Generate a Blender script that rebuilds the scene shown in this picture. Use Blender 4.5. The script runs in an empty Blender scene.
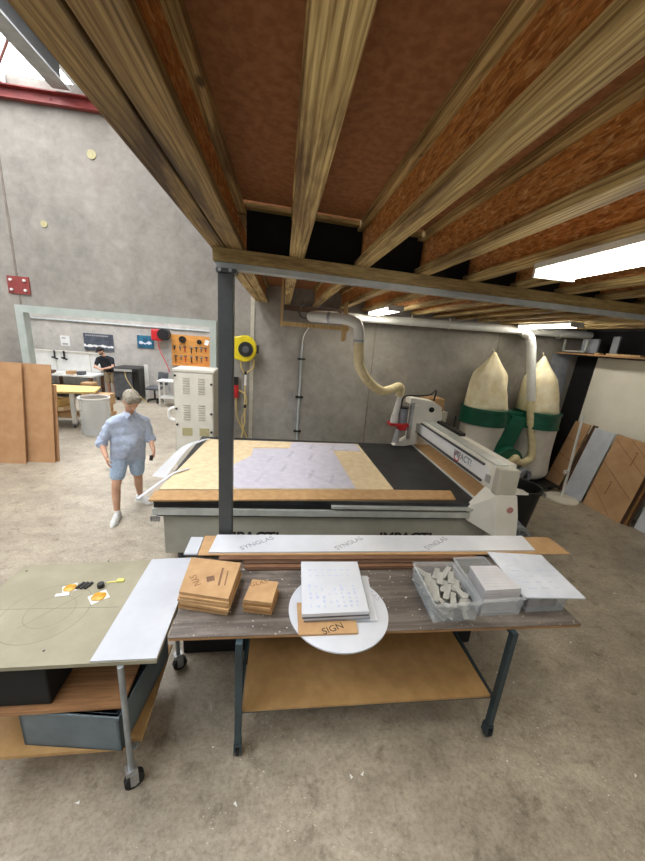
import bpy, bmesh, math, random
from mathutils import Vector, Matrix, Euler
random.seed(7)
V = Vector
sc = bpy.context.scene
COL = sc.collection

# ---------------------------------------------------------------- materials
def srgb(h):
    h = h.lstrip('#'); o = []
    for i in (0, 2, 4):
        v = int(h[i:i+2], 16) / 255
        o.append(v / 12.92 if v <= .04045 else ((v + .055) / 1.055) ** 2.4)
    return (*o, 1)

class NT:
    def __init__(s, name):
        s.m = bpy.data.materials.new(name); s.m.use_nodes = True
        s.t = s.m.node_tree; s.n = s.t.nodes; s.l = s.t.links
        s.b = s.n['Principled BSDF']
        s.tc = s.n.new('ShaderNodeTexCoord')
    def add(s, typ, **kw):
        n = s.n.new(typ)
        for k, v in kw.items():
            if k in n.inputs.keys(): n.inputs[k].default_value = v
            else: setattr(n, k, v)
        return n
    def link(s, a, b): s.l.new(a, b)
    def coord(s, stretch=(1, 1, 1), rot=(0, 0, 0)):
        mp = s.n.new('ShaderNodeMapping'); mp.inputs['Scale'].default_value = stretch
        mp.inputs['Rotation'].default_value = rot
        s.link(s.tc.outputs['Object'], mp.inputs['Vector']); return mp.outputs['Vector']
    def noise(s, vec, scale, detail=5, rough=.6, dist=0):
        n = s.n.new('ShaderNodeTexNoise'); n.inputs['Scale'].default_value = scale
        n.inputs['Detail'].default_value = detail; n.inputs['Roughness'].default_value = rough
        n.inputs['Distortion'].default_value = dist
        s.link(vec, n.inputs['Vector']); return n.outputs['Fac']
    def ramp(s, fac, stops):
        r = s.n.new('ShaderNodeValToRGB'); e = r.color_ramp.elements
        while len(e) < len(stops): e.new(.5)
        for i, (p, c) in enumerate(stops):
            e[i].position = p; e[i].color = srgb(c) if isinstance(c, str) else c
        s.link(fac, r.inputs['Fac']); return r.outputs['Color']
    def mix(s, a, b, fac, mode='MIX'):
        m = s.n.new('ShaderNodeMix'); m.data_type = 'RGBA'; m.blend_type = mode
        for sock, v in ((m.inputs[6], a), (m.inputs[7], b), (m.inputs[0], fac)):
            if hasattr(v, 'is_output'): s.link(v, sock)
            else: sock.default_value = srgb(v) if isinstance(v, str) else v
        return m.outputs[2]
    def bump(s, h, strength, dist=.01):
        b = s.n.new('ShaderNodeBump'); b.inputs['Strength'].default_value = strength
        b.inputs['Distance'].default_value = dist
        s.link(h, b.inputs['Height']); s.link(b.outputs['Normal'], s.b.inputs['Normal'])
    def done(s, col=None, rough=.6, metal=0):
        if col is not None:
            if hasattr(col, 'is_output'): s.link(col, s.b.inputs['Base Color'])
            else: s.b.inputs['Base Color'].default_value = srgb(col) if isinstance(col, str) else col
        if hasattr(rough, 'is_output'): s.link(rough, s.b.inputs['Roughness'])
        else: s.b.inputs['Roughness'].default_value = rough
        s.b.inputs['Metallic'].default_value = metal
        return s.m

def mat(name, c1, c2=None, scale=6, stretch=(1, 1, 1), rough=.55, metal=0, bump=0, lo=.38, hi=.64, detail=5):
    n = NT(name); v = n.coord(stretch)
    f = n.noise(v, scale, detail)
    if c2 is None:
        a = srgb(c1); c2 = tuple(min(1, x * 1.12) for x in a[:3]) + (1,); c1 = tuple(x * .9 for x in a[:3]) + (1,)
    col = n.ramp(f, [(lo, c1), (hi, c2)])
    if bump: n.bump(f, bump)
    return n.done(col, rough, metal)

def m_concrete(name, a, b, c, stain=.5):
    n = NT(name); v = n.coord()
    f1 = n.noise(v, .9, 8, .62, .4); f2 = n.noise(v, 5, 8, .7, .3); f3 = n.noise(v, 60, 3)
    col = n.ramp(f1, [(.3, a), (.5, b), (.7, c)])
    col = n.mix(col, n.ramp(f2, [(.32, '#8a8782'), (.5, '#c9c7c2'), (.66, '#f2efe8')]), stain, 'MULTIPLY')
    n.bump(f3, .08)
    return n.done(col, .85)

def m_floor():
    n = NT('concrete_floor'); v = n.coord()
    f1 = n.noise(v, .55, 8, .65, .2); f2 = n.noise(n.coord((1, 1.5, 1), (0, 0, .5)), 3.4, 12, .8, .1)
    col = n.ramp(f1, [(.3, '#968f83'), (.48, '#b3ab9d'), (.68, '#c8c1b2')])
    col = n.mix(col, n.ramp(f2, [(.3, '#8f887d'), (.48, '#d8d2c6'), (.66, '#fffaf0')]), .75, 'MULTIPLY')
    f3 = n.noise(v, 9, 4, .6); f4 = n.noise(v, 1.1, 3, .6)
    dk = n.ramp(n.noise(n.coord((1, 1, 1)), 5.5, 6, .7, .3), [(.30, '#7c7468'), (.44, '#ffffff')]); col = n.mix(col, dk, .55, 'MULTIPLY')
    fi = n.ramp(n.noise(v, 38, 6, .7), [(.3, '#a8a296'), (.55, '#ffffff')]); col = n.mix(col, fi, .55, 'MULTIPLY')
    sp = n.ramp(n.noise(n.coord((1, 2.2, 1), (0, 0, .9)), 46, 2, .5), [(.675, '#000000'), (.71, '#ffffff')])
    ar = n.ramp(f4, [(.42, '#000000'), (.60, '#ffffff')])
    spm = n.mix(sp, ar, 1.0, 'MULTIPLY')
    bw = n.n.new('ShaderNodeRGBToBW'); n.link(spm, bw.inputs[0])
    col = n.mix(col, '#efe8d8', bw.outputs[0])
    pt = n.ramp(n.noise(v, 1.7, 7, .75, 1.2), [(.68, '#000000'), (.72, '#ffffff')])
    bw2 = n.n.new('ShaderNodeRGBToBW'); n.link(pt, bw2.inputs[0])
    ml = n.n.new('ShaderNodeMath'); ml.operation = 'MULTIPLY'; ml.inputs[1].default_value = .55
    n.link(bw2.outputs[0], ml.inputs[0])
    col = n.mix(col, '#d5cfc2', ml.outputs[0])
    n.bump(f3, .08)
    r = n.ramp(f2, [(.3, (.34,) * 3 + (1,)), (.7, (.58,) * 3 + (1,))])
    return n.done(col, r)

def m_lumber(name, dark='#6b5230', mid='#a08855', light='#c2ad76', stain='#7a6248'):
    n = NT(name)
    oi = n.n.new('ShaderNodeObjectInfo'); cb = n.n.new('ShaderNodeCombineXYZ')
    for k, f in enumerate((.35, 37.0, .35)):
        mu = n.n.new('ShaderNodeMath'); mu.operation = 'MULTIPLY'; mu.inputs[1].default_value = f
        n.link(oi.outputs['Random'], mu.inputs[0]); n.link(mu.outputs[0], cb.inputs[k])
    ad = n.n.new('ShaderNodeVectorMath'); ad.operation = 'ADD'
    n.link(n.tc.outputs['Object'], ad.inputs[0]); n.link(cb.outputs[0], ad.inputs[1])
    def mp(sx, sy, sz):
        m = n.n.new('ShaderNodeMapping'); m.inputs['Scale'].default_value = (sx, sy, sz); n.link(ad.outputs[0], m.inputs['Vector']); return m.outputs[0]
    wv = n.n.new('ShaderNodeTexWave'); wv.wave_type = 'RINGS'; wv.rings_direction = 'Y'; wv.inputs['Scale'].default_value = 15
    wv.inputs['Distortion'].default_value = 7; wv.inputs['Detail'].default_value = 3; wv.inputs['Detail Scale'].default_value = .9
    n.link(mp(1.3, .16, 1.3), wv.inputs['Vector'])
    col = n.ramp(wv.outputs['Fac'], [(.0, dark), (.35, mid), (.95, light)])
    g = n.noise(mp(90, 1.3, 90), 2.0, 4, .6)
    col = n.mix(col, n.ramp(g, [(.32, '#a08c6c'), (.62, '#ffffff')]), .8, 'MULTIPLY')
    k = n.noise(mp(5, .8, 5), 1.6, 5, .6, .6)
    col = n.mix(col, n.ramp(k, [(.36, stain), (.56, '#ffffff')]), .85, 'MULTIPLY')
    vo = n.n.new('ShaderNodeTexVoronoi'); vo.inputs['Scale'].default_value = 3.4
    n.link(mp(1.6, .8, 1.6), vo.inputs['Vector'])
    kn = n.ramp(vo.outputs['Distance'], [(.05, '#3a2818'), (.10, '#ffffff')])
    col = n.mix(col, kn, .8, 'MULTIPLY')
    n.bump(g, .12)
    return n.done(col, .7)

def m_osb(name='osb_web'):
    n = NT(name); cols = []
    for k, (sc_, rt) in enumerate(((120, .35), (100, -.42), (90, .05))):
        vo = n.n.new('ShaderNodeTexVoronoi'); vo.inputs['Scale'].default_value = sc_
        n.link(n.coord((1, .26, .95), (rt, 0, 0)), vo.inputs['Vector'])
        bw = n.n.new('ShaderNodeRGBToBW'); n.link(vo.outputs['Color'], bw.inputs[0]); cols.append(bw.outputs[0])
    a = n.ramp(cols[0], [(.1, '#9c5f2c'), (.4, '#c48342'), (.65, '#d0924f'), (.92, '#e4b87e')])
    b = n.ramp(cols[1], [(.1, '#a56630'), (.4, '#cc8a48'), (.65, '#d89a58'), (.92, '#e8c088')])
    col = n.mix(a, b, n.ramp(cols[2], [(.45, '#000000'), (.5, '#ffffff')]))
    f = n.noise(n.coord((1, .3, 1)), 40, 4); col = n.mix(col, n.ramp(f, [(.35, '#b59a80'), (.6, '#ffffff')]), .6, 'MULTIPLY')
    n.bump(cols[0], .15)
    return n.done(col, .65)

def m_wood(name, dark, light, axis='x', rough=.6, fine=1.0):
    st = {'x': (.5, 9, 9), 'y': (9, .5, 9), 'z': (9, 9, .5)}[axis]
    n = NT(name); f = n.noise(n.coord(st), 2.2 * fine, 6, .65, 1.0)
    g = n.noise(n.coord(tuple(s * 5 for s in st)), 2, 3)
    col = n.ramp(f, [(.32, dark), (.62, light)])
    col = n.mix(col, n.ramp(g, [(.35, '#b5aa9c'), (.6, '#ffffff')]), .5, 'MULTIPLY')
    return n.done(col, rough)

def m_worktop():
    n = NT('dusty_dark_laminate')
    f = n.noise(n.coord((.6, 7, 7)), 3, 7, .65, .8)
    col = n.ramp(f, [(.3, '#433d38'), (.5, '#625a53'), (.68, '#7d756d')])
    du = n.noise(n.coord(), 4, 7, .7); col = n.mix(col, '#a39a90', n.ramp(du, [(.52, '#000000'), (.8, '#b0b0b0')]))
    sp = n.ramp(n.noise(n.coord(), 55, 2, .5), [(.70, '#000000'), (.74, '#ffffff')])
    bw = n.n.new('ShaderNodeRGBToBW'); n.link(sp, bw.inputs[0])
    col = n.mix(col, '#d8d2c8', bw.outputs[0])
    return n.done(col, .45)

def m_clear(name, tint, alpha, rough=.25):
    m = bpy.data.materials.new(name); m.use_nodes = True; t = m.node_tree
    b = t.nodes['Principled BSDF']; b.inputs['Base Color'].default_value = srgb(tint)
    b.inputs['Roughness'].default_value = rough
    tr = t.nodes.new('ShaderNodeBsdfTransparent'); mx = t.nodes.new('ShaderNodeMixShader')
    tc = t.nodes.new('ShaderNodeTexCoord'); no = t.nodes.new('ShaderNodeTexNoise'); no.inputs['Scale'].default_value = 7
    mr = t.nodes.new('ShaderNodeMapRange'); mr.inputs[3].default_value = alpha - .03; mr.inputs[4].default_value = alpha + .03
    t.links.new(tc.outputs['Object'], no.inputs['Vector']); t.links.new(no.outputs['Fac'], mr.inputs[0])
    t.links.new(mr.outputs[0], mx.inputs[0])
    t.links.new(tr.outputs[0], mx.inputs[1]); t.links.new(b.outputs[0], mx.inputs[2])
    t.links.new(mx.outputs[0], t.nodes['Material Output'].inputs[0]); return m

def m_emit(name, c, s):
    n = NT(name); n.b.inputs['Emission Color'].default_value = srgb(c); n.b.inputs['Emission Strength'].default_value = s
    return n.done(c, .5)

M = dict(
    floor=m_floor(),
    wall=m_concrete('precast_concrete', '#949089', '#9c9891', '#a59f97', .45),
    wall_far=m_concrete('precast_concrete_workshop', '#b0aca4', '#c0bcb4', '#d0ccc4', .35),
    roof=mat('white_roof_sheet', '#d8dad8', '#e6e8e6', 2),
    block=mat('dark_block_wall', '#3c3a38', '#4a4846', 2, rough=.9),
    sealant=mat('joint_sealant', '#6e655c', '#877c70', 8),
    sealant_l=mat('pale_joint_sealant', '#b0aa9a', '#c2bcab', 8),
    deck=mat('particleboard', '#8a5a34', '#a06c42', 26, rough=.85, detail=8, lo=.4, hi=.6),
    lumber=m_lumber('treated_pine', '#b0945c', '#d0b87e', '#ddc68a', '#8a7052'), lumber_old=m_lumber('weathered_pine', '#8a6f44', '#a08654', '#ac9260', '#5e4a38'), lumber2=m_wood('bearer_pine', '#7a6236', '#a68e58', 'x'),
    pale=m_wood('pale_pine', '#b08f58', '#d6b880', 'z'),
    osb=m_osb(),
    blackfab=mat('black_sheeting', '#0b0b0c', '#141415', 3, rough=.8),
    steel_dk=mat('charcoal_painted_steel', '#3b3e3f', '#464949', 3, rough=.5),
    steel_gn=mat('grey_green_painted_steel', '#a0a9a2', '#aeb6af', 3, rough=.5),
    steel_gv=mat('galvanised_steel', '#8b9298', '#a9b0b4', 5, rough=.4, metal=.6),
    whitelam=mat('white_laminate', '#b4b8bf', '#bec2c8', 3, rough=.4), filmgrey=mat('greyish_printed_film', '#bcbcc1', '#c8c8cc', 5), steel_pale=mat('pale_primed_steel', '#9aa0a0', '#b0b5b4', 5, rough=.5),
    red=mat('red_oxide_paint', '#7c3230', '#8f3f3a', 4, rough=.55),
    redrod=mat('pink_red_rod', '#a06a64', '#b27d76', 4),
    teal=mat('blue_grey_painted_steel', '#27373d', '#33474e', 5, rough=.45),
    white=mat('white_paint', '#d5d5cf', '#e2e2dc', 3, rough=.45),
    mwhite=mat('machine_white_enamel', '#e4e2d8', '#eeece2', 3, rough=.4), cream=mat('cream_enamel', '#d2cfc2', '#dedbce', 3, rough=.4),
    cream_d=mat('warm_grey_enamel', '#b5b2a4', '#c2bfb1', 3, rough=.4),
    brightwhite=mat('bright_white_enamel', '#eceeee', '#f4f5f5', 3, rough=.4), ivory=mat('ivory_sheet', '#efecdd', '#f6f3e6', 2, rough=.5),
    film=mat('white_protective_film', '#c8ccd3', '#d2d6dc', 3, rough=.35),
    filmblue=mat('pale_blue_film', '#c3cad6', '#d4dae4', 4, rough=.35),
    film2=mat('lavender_protective_film', '#c2bfcb', '#cfccd6', 9, rough=.5),
    ink=mat('grey_ink', '#868b93', '#969ba3', 20), inkb=mat('blue_ink', '#b6c0d6', '#bec8dc', 20),
    inkp=mat('faint_grey_print', '#aeacb8', '#b6b4c0', 20),
    black=mat('black_plastic', '#141415', '#1e1e1f', 6, rough=.45), rubber=mat('black_rubber', '#161616', '#242424', 9, rough=.7),
    bed=mat('black_vacuum_bed', '#1a1c1e', '#303336', 3.5, rough=.36, detail=8),
    mdf=mat('mdf_board', '#b08a5c', '#bf9a6a', 14, rough=.7),
    mdfside=mat('mdf_upright', '#a97f57', '#b48c64', 5, rough=.75),
    mdfd=mat('mdf_shelf', '#a88452', '#b79360', 10, rough=.6),
    tan=mat('raw_mdf_face', '#dac39a', '#e6d2ac', 12, rough=.7),
    kraft=mat('kraft_paper', '#b08b60', '#be9a6d', 9, rough=.7), kraft2=mat('kraft_edge', '#8a6238', '#a87c4a', 12, stretch=(1, 1, 20)),
    kraftp=mat('kraft_masked_sheet', '#b58f68', '#c29d77', 4, rough=.7), kraftl=mat('dark_kraft_print', '#7c5533', '#8a6240', 9),
    brownd=mat('dark_brown_board', '#4b3525', '#5d4432', 6), brownm=mat('brown_board', '#6b4c36', '#7d5b42', 8, stretch=(1, 4, 4)),
    ply=m_wood('plywood', '#8e6a44', '#b58c60', 'x'), plyr=m_wood('rough_plywood', '#7d5a3a', '#a87c52', 'x'),
    top=m_worktop(), olive=mat('grey_green_board', '#8c8770', '#9b967e', 3, rough=.55),
    pencil=mat('pencil_line', '#77725f', '#827d6a', 9),
    crate=mat('slate_plastic_crate', '#56646a', '#66747a', 5, rough=.5),
    grey=mat('grey_plastic', '#9b9b98', '#aeaeab', 5), dgrey=mat('dark_grey_plastic', '#4a4c4f', '#5c5e61', 5),
    greymetal=mat('grey_strip_offcut', '#a0a19c', '#b6b7b1', 9, rough=.5),
    clear=m_clear('clear_plastic_tub', '#dfe6ea', .24), clear2=m_clear('clear_acrylic', '#dfe3e2', .34, .15), wrap=m_clear('clear_film', '#eef2f8', .5),
    green=mat('dark_green_enamel', '#0b4f3a', '#125e46', 4, rough=.35), bag=mat('cotton_filter_bag', '#dccfa6', '#ece4c8', 5, rough=.9, bump=.3),
    bag2=mat('lower_dust_bag', '#d2cec2', '#dfdbd0', 5, rough=.85),
    pvc=mat('white_pvc_pipe', '#d3d5d1', '#e0e2de', 4, rough=.35), hose=mat('cream_ribbed_hose', '#d2c496', '#e2d6ac', 12, rough=.5),
    yellow=mat('yellow_plastic', '#d2bd10', '#e2cd20', 5, rough=.4), yhose=mat('yellow_air_hose', '#bfa765', '#cdb87c', 5),
    redp=mat('red_plastic', '#b01c22', '#c4282c', 5, rough=.4), blue=mat('blue_picture', '#14425c', '#2a7590', 5),
    slate=mat('slate_picture', '#3d434c', '#555b66', 4),
    peg=m_wood('orange_pegboard', '#c98436', '#e0a050', 'x'), tanbench=m_wood('honey_benchtop', '#d6b264', '#ecd08a', 'x'),
    amber=mat('amber_film', '#b98410', '#d9a524', 30, rough=.3), lemon=mat('pale_yellow_plastic', '#d9d06a', '#e6de86', 5),
    steel=mat('bright_steel', '#a8aaac', '#c2c4c6', 8, rough=.3, metal=.9), chrome=mat('zinc_caster', '#a2a4a4', '#bcbebe', 8, rough=.35, metal=.7),
    rail=mat('aluminium_rail', '#b9beb9', '#cbd0cb', 6, rough=.35, metal=.3), base=mat('grey_machine_enamel', '#9a9b8f', '#a8a99d', 3, rough=.45),
    skin=mat('skin', '#c2957a', '#cda287', 6, rough=.55), shirt=mat('light_blue_cotton', '#a3b0c8', '#b8c4d6', 22, rough=.9, bump=.25),
    denim=mat('pale_denim', '#9aafc8', '#b0c3d8', 30, rough=.9, bump=.2), hair=mat('grey_hair', '#7f7868', '#aaa292', 40, rough=.8, bump=.4),
    shoe=mat('white_trainer', '#c6c9c6', '#e2e4e0', 12, rough=.6), bshirt=mat('black_cotton', '#14161a', '#20242a', 9, rough=.9),
    khaki=mat('khaki_cotton', '#9c8a6c', '#ad9b7c', 12, rough=.9), beard=mat('dark_hair', '#241a14', '#33261d', 30, rough=.8),
    eye=mat('eye_dark', '#1c1714', '#241e1a', 5, rough=.3), lips=mat('lips', '#9c5a4c', '#a86456', 8),
    tube=m_emit('lit_fluorescent_diffuser', '#fff8ea', 29), sky=m_emit('daylit_rooflight', '#f6f7fb', 12.5), sky2=m_emit('daylit_workshop_rooflight', '#f3f6ff', 19),
    filt=mat('yellowed_filter', '#a39a70', '#bdb48a', 40, stretch=(1, 1, 3)),
    screen=mat('dark_glass', '#101318', '#171b22', 3, rough=.15), pap=mat('white_paper', '#dcdcd8', '#e8e8e4', 5, rough=.7),
    papedge=mat('paper_edges', '#a8a6a8', '#d0ced0', 30, stretch=(.2, .2, 14)), greyacr=mat('grey_acrylic_sheet', '#7f838c', '#949aa3', 5, rough=.25),
)

# ---------------------------------------------------------------- mesh builder
class G:
    def __init__(s): s.bm = bmesh.new(); s.mi = 0
    def _new(s, verts, faces):
        vs = [s.bm.verts.new(v) for v in verts]
        for f in faces:
            try: fc = s.bm.faces.new([vs[i] for i in f]); fc.material_index = s.mi
            except ValueError: pass
        return s
    def use(s, i): s.mi = i; return s
    def box(s, a, b, rot=None, piv=None):
        (x0, y0, z0), (x1, y1, z1) = a, b
        vs = [V((x, y, z)) for z in (z0, z1) for y in (y0, y1) for x in (x0, x1)]
        if rot is not None:
            p = V(piv) if piv else (V(a) + V(b)) / 2
            R = Euler(rot).to_matrix(); vs = [R @ (v - p) + p for v in vs]
        return s._new(vs, [(0, 2, 3, 1), (4, 5, 7, 6), (0, 1, 5, 4), (1, 3, 7, 5), (3, 2, 6, 7), (2, 0, 4, 6)])
    def hexa(s, lo, hi):
        n = len(lo); vs = list(lo) + list(hi)
        return s._new(vs, [tuple(range(n))[::-1], tuple(range(n, 2 * n))] + [(i, (i + 1) % n, n + (i + 1) % n, n + i) for i in range(n)])
    def prism(s, poly, ext):
        e = V(ext); lo = [V(p) for p in poly]; return s.hexa(lo, [p + e for p in lo])
    def slab(s, pts, z0, z1): return s.hexa([V((x, y, z0)) for x, y in pts], [V((x, y, z1)) for x, y in pts])
    def cyl(s, p0, p1, r0, r1=None, n=16):
        r1 = r0 if r1 is None else r1; p0, p1 = V(p0), V(p1); d = (p1 - p0).normalized()
        u = d.orthogonal().normalized(); w = d.cross(u)
        rg = lambda p, r: [p + (u * math.cos(2 * math.pi * i / n) + w * math.sin(2 * math.pi * i / n)) * r for i in range(n)]
        return s.hexa(rg(p0, r0), rg(p1, r1))
    def ring(s, p0, p1, ro, ri, n=32):
        p0, p1 = V(p0), V(p1); d = (p1 - p0).normalized(); u = d.orthogonal().normalized(); w = d.cross(u); vs = []
        for p, r in ((p0, ro), (p1, ro), (p1, ri), (p0, ri)):
            vs += [p + (u * math.cos(2 * math.pi * i / n) + w * math.sin(2 * math.pi * i / n)) * r for i in range(n)]
        fs = [(k * n + i, k * n + (i + 1) % n, ((k + 1) % 4) * n + (i + 1) % n, ((k + 1) % 4) * n + i) for k in range(4) for i in range(n)]
        return s._new(vs, fs)
    def loft(s, rings, cap=True):
        n = len(rings[0]); vs = [v for r in rings for v in r]; fs = []
        for k in range(len(rings) - 1):
            for i in range(n): fs.append((k * n + i, k * n + (i + 1) % n, (k + 1) * n + (i + 1) % n, (k + 1) * n + i))
        if cap: fs += [tuple(range(n))[::-1], tuple(range((len(rings) - 1) * n, len(rings) * n))]
        return s._new(vs, fs)
    def lathe(s, prof, c=(0, 0, 0), n=28, shear=(0, 0), sq=1.0):
        c = V(c); z0 = prof[0][1]
        return s.loft([[c + V((r * math.cos(2 * math.pi * i / n) + shear[0] * (z - z0), r * sq * math.sin(2 * math.pi * i / n) + shear[1] * (z - z0), z)) for i in range(n)] for r, z in prof])
    def tube(s, pts, r, n=10, sub=6, rib=None):
        P = [V(p) for p in pts]; out = []
        if sub > 1 and len(P) > 2:
            for i in range(len(P) - 1):
                a, b, c, d = P[max(i - 1, 0)], P[i], P[i + 1], P[min(i + 2, len(P) - 1)]
                for k in range(sub):
                    t = k / sub
                    out.append(.5 * ((2 * b) + (c - a) * t + (2 * a - 5 * b + 4 * c - d) * t * t + (3 * b - a - 3 * c + d) * t ** 3))
            out.append(P[-1])
        else: out = P
        rings = []; u = None
        for i, p in enumerate(out):
            d = (out[min(i + 1, len(out) - 1)] - out[max(i - 1, 0)]).normalized()
            u = d.orthogonal().normalized() if u is None else (u - d * u.dot(d)).normalized()
            w = d.cross(u); rr = r * (1 + (rib if (rib and i % 2) else 0))
            rings.append([p + (u * math.cos(2 * math.pi * k / n) + w * math.sin(2 * math.pi * k / n)) * rr for k in range(n)])
        return s.loft(rings)
    def hull(s, balls, seg=12):
        t = bmesh.new()
        for p, r in balls:
            rv = r if isinstance(r, (tuple, list)) else (r, r, r)
            bmesh.ops.create_uvsphere(t, u_segments=seg, v_segments=max(6, seg // 2 + 2), radius=1, matrix=Matrix.Translation(V(p)) @ Matrix.Diagonal((*rv, 1)))
        r = bmesh.ops.convex_hull(t, input=list(t.verts))
        keep = [f for f in t.faces]
        idx = {}; vs = []; fs = []
        used = set(v for v in t.verts if v not in set(x for x in r['geom_interior'] if isinstance(x, bmesh.types.BMVert)))
        hf = [f for f in r['geom'] if isinstance(f, bmesh.types.BMFace)]
        for f in hf:
            q = []
            for v in f.verts:
                if v not in idx: idx[v] = len(vs); vs.append(v.co.copy())
                q.append(idx[v])
            fs.append(tuple(q))
        t.free(); return s._new(vs, fs)
    def text(s, txt, size, o, xd, yd, ext=.0008, align='CENTER', bold=0):
        cu = bpy.data.curves.new('t', 'FONT'); cu.body = txt; cu.size = size; cu.extrude = ext; cu.offset = bold
        cu.align_x = align; cu.align_y = 'CENTER'
        ob = bpy.data.objects.new('t', cu); COL.objects.link(ob)
        me = bpy.data.meshes.new_from_object(ob.evaluated_get(bpy.context.evaluated_depsgraph_get()))
        x, y = V(xd).normalized(), V(yd).normalized(); z = x.cross(y)
        R = Matrix((x, y, z)).transposed()
        s._new([R @ v.co + V(o) for v in me.vertices], [tuple(p.vertices) for p in me.polygons])
        bpy.data.objects.remove(ob); bpy.data.curves.remove(cu); bpy.data.meshes.remove(me); return s
    def blob(s, voxel, smooth=4):
        me = bpy.data.meshes.new('b'); bmesh.ops.recalc_face_normals(s.bm, faces=list(s.bm.faces)); s.bm.to_mesh(me)
        ob = bpy.data.objects.new('b', me); COL.objects.link(ob)
        r = ob.modifiers.new('r', 'REMESH'); r.mode = 'VOXEL'; r.voxel_size = voxel
        q = ob.modifiers.new('s', 'SMOOTH'); q.iterations = smooth; q.factor = .5
        m2 = bpy.data.meshes.new_from_object(ob.evaluated_get(bpy.context.evaluated_depsgraph_get()))
        s.bm.free(); s.bm = bmesh.new(); s.bm.from_mesh(m2)
        bpy.data.objects.remove(ob); bpy.data.meshes.remove(me); bpy.data.meshes.remove(m2); return s
    def build(s, name, m, parent=None, smooth=False, bevel=0, loc=None, label=None, norm=True):
        off = V((0, 0, 0))
        if parent is not None:
            q = parent
            while q is not None: off += q.location; q = q.parent
        L = V(loc) if loc is not None else V((0, 0, 0))
        if norm: bmesh.ops.recalc_face_normals(s.bm, faces=list(s.bm.faces))
        for v in s.bm.verts: v.co -= off + L
        me = bpy.data.meshes.new(name); s.bm.to_mesh(me); s.bm.free()
        for x in (m if isinstance(m, (list, tuple)) else [m]): me.materials.append(M[x] if isinstance(x, str) else x)
        if smooth:
            me.polygons.foreach_set('use_smooth', [True] * len(me.polygons))
            if smooth != 'all': me.set_sharp_from_angle(angle=math.radians(40))
        ob = bpy.data.objects.new(name, me); COL.objects.link(ob); ob.location = L
        if parent is not None: ob.parent = parent
        if bevel:
            b = ob.modifiers.new('edge', 'BEVEL'); b.width = bevel; b.segments = 2; b.limit_method = 'ANGLE'
        if label: ob['label'] = label
        return ob

def tag(o, label, cat, group=None, kind=None):
    o['label'] = label; o['category'] = cat
    if group: o['group'] = group
    if kind: o['kind'] = kind
    return o
def thing(name, loc, label, cat, group=None):
    o = bpy.data.objects.new(name, None); COL.objects.link(o); o.location = loc; o.empty_display_size = .1
    return tag(o, label, cat, group)
def struct(name, g, m, **k):
    o = g.build(name, m, **k); o['kind'] = 'structure'; return o
def copy_thing(o, loc, label):
    c = o.copy(); COL.objects.link(c); c.location = loc; c['label'] = label
    for ch in list(o.children):
        d = ch.copy(); COL.objects.link(d); d.parent = c
        for gc in list(ch.children):
            e = gc.copy(); COL.objects.link(e); e.parent = d
    return c
ORD = ['first', 'second', 'third', 'fourth', 'fifth', 'sixth', 'seventh', 'eighth', 'ninth', 'tenth', 'eleventh', 'twelfth', 'thirteenth', 'fourteenth', 'fifteenth']

# ---------------------------------------------------------------- camera
cam = bpy.data.cameras.new('camera'); co = bpy.data.objects.new('camera', cam); COL.objects.link(co)
yaw, pit, rol = -0.13300606, -0.26781737, -0.07900731
Rm = Matrix.Rotation(yaw, 3, 'Z') @ Matrix.Rotation(pit, 3, 'X') @ Matrix(((math.cos(rol), 0, math.sin(rol)), (0, 1, 0), (-math.sin(rol), 0, math.cos(rol))))
r_, f_, u_ = Rm.col[0], Rm.col[1], Rm.col[2]
co.matrix_world = Matrix.Translation((0, 0, 2.6)) @ Matrix((r_, u_, -f_)).transposed().to_4x4()
cam.sensor_fit = 'AUTO'; cam.sensor_width = 36; cam.lens = 340.0 / 861 * 36; cam.clip_start = .05
sc.camera = co

# ---------------------------------------------------------------- building shell
WY = 6.7
struct('floor', G().box((-11, -5, -.2), (8, 14, 0)), 'floor')
struct('wall_back', G().prism([(-9.5, WY, 0), (-4.5, WY, 0), (-4.5, WY, 2.72), (-1.24, WY, 2.72), (-1.24, WY, 0), (6.5, WY, 0), (6.5, WY, 5.95), (-9.5, WY, 5.95)], (0, .2, 0)), 'wall')
struct('wall_right', G().box((6.25, -5, 0), (6.45, 6.7, 5.95)), 'block')
struct('wall_left', G().box((-9.5, 1.5, 0), (-9.3, 6.7, 5.95)), 'wall')
struct('wall_workshop_back', G().box((-10.5, 13.4, 0), (-.8, 13.6, 5.95)), 'wall_far')
struct('wall_workshop_right', G().box((-1.0, 6.9, 0), (-.8, 13.4, 5.95)), 'wall_far')
struct('wall_workshop_left', G().box((-10.5, 6.9, 0), (-10.3, 13.4, 5.95)), 'wall_far')
g = G()   # roof with openings for the rooflights
RL = [(-7.6, -3.6, -6.6, 6.6), (-4.7, -3.6, -3.62, 7.6), (-2.6, -3.6, -1.6, 6.6), (-8.2, 8.0, -7.2, 12.6), (-5.9, 8.0, -4.9, 12.6), (-3.5, 8.0, -2.5, 12.6)]  # second strip stretched so the roof beside the rafter glows white
ys = [(-5, -3.6), (-3.6, 6.6), (6.6, 7.6), (7.6, 8.0), (8.0, 12.6), (12.6, 13.6)]
for a, b in ys:
    holes = sorted((r[0], r[2]) for r in RL if r[1] <= a + .01 and r[3] >= b - .01); x = -10.5
    for h0, h1 in holes: g.box((x, a, 6.3), (h0, b, 6.36)); x = h1
    g.box((x, a, 6.3), (6.5, b, 6.36))
struct('ceiling', g, 'roof')
for i, r in enumerate(RL):
    o = G().box((r[0], r[1], 6.31), (r[2], r[3], 6.33)).build('window_%d' % (i + 1), 'sky' if i < 3 else 'sky2'); o['kind'] = 'structure'
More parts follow.
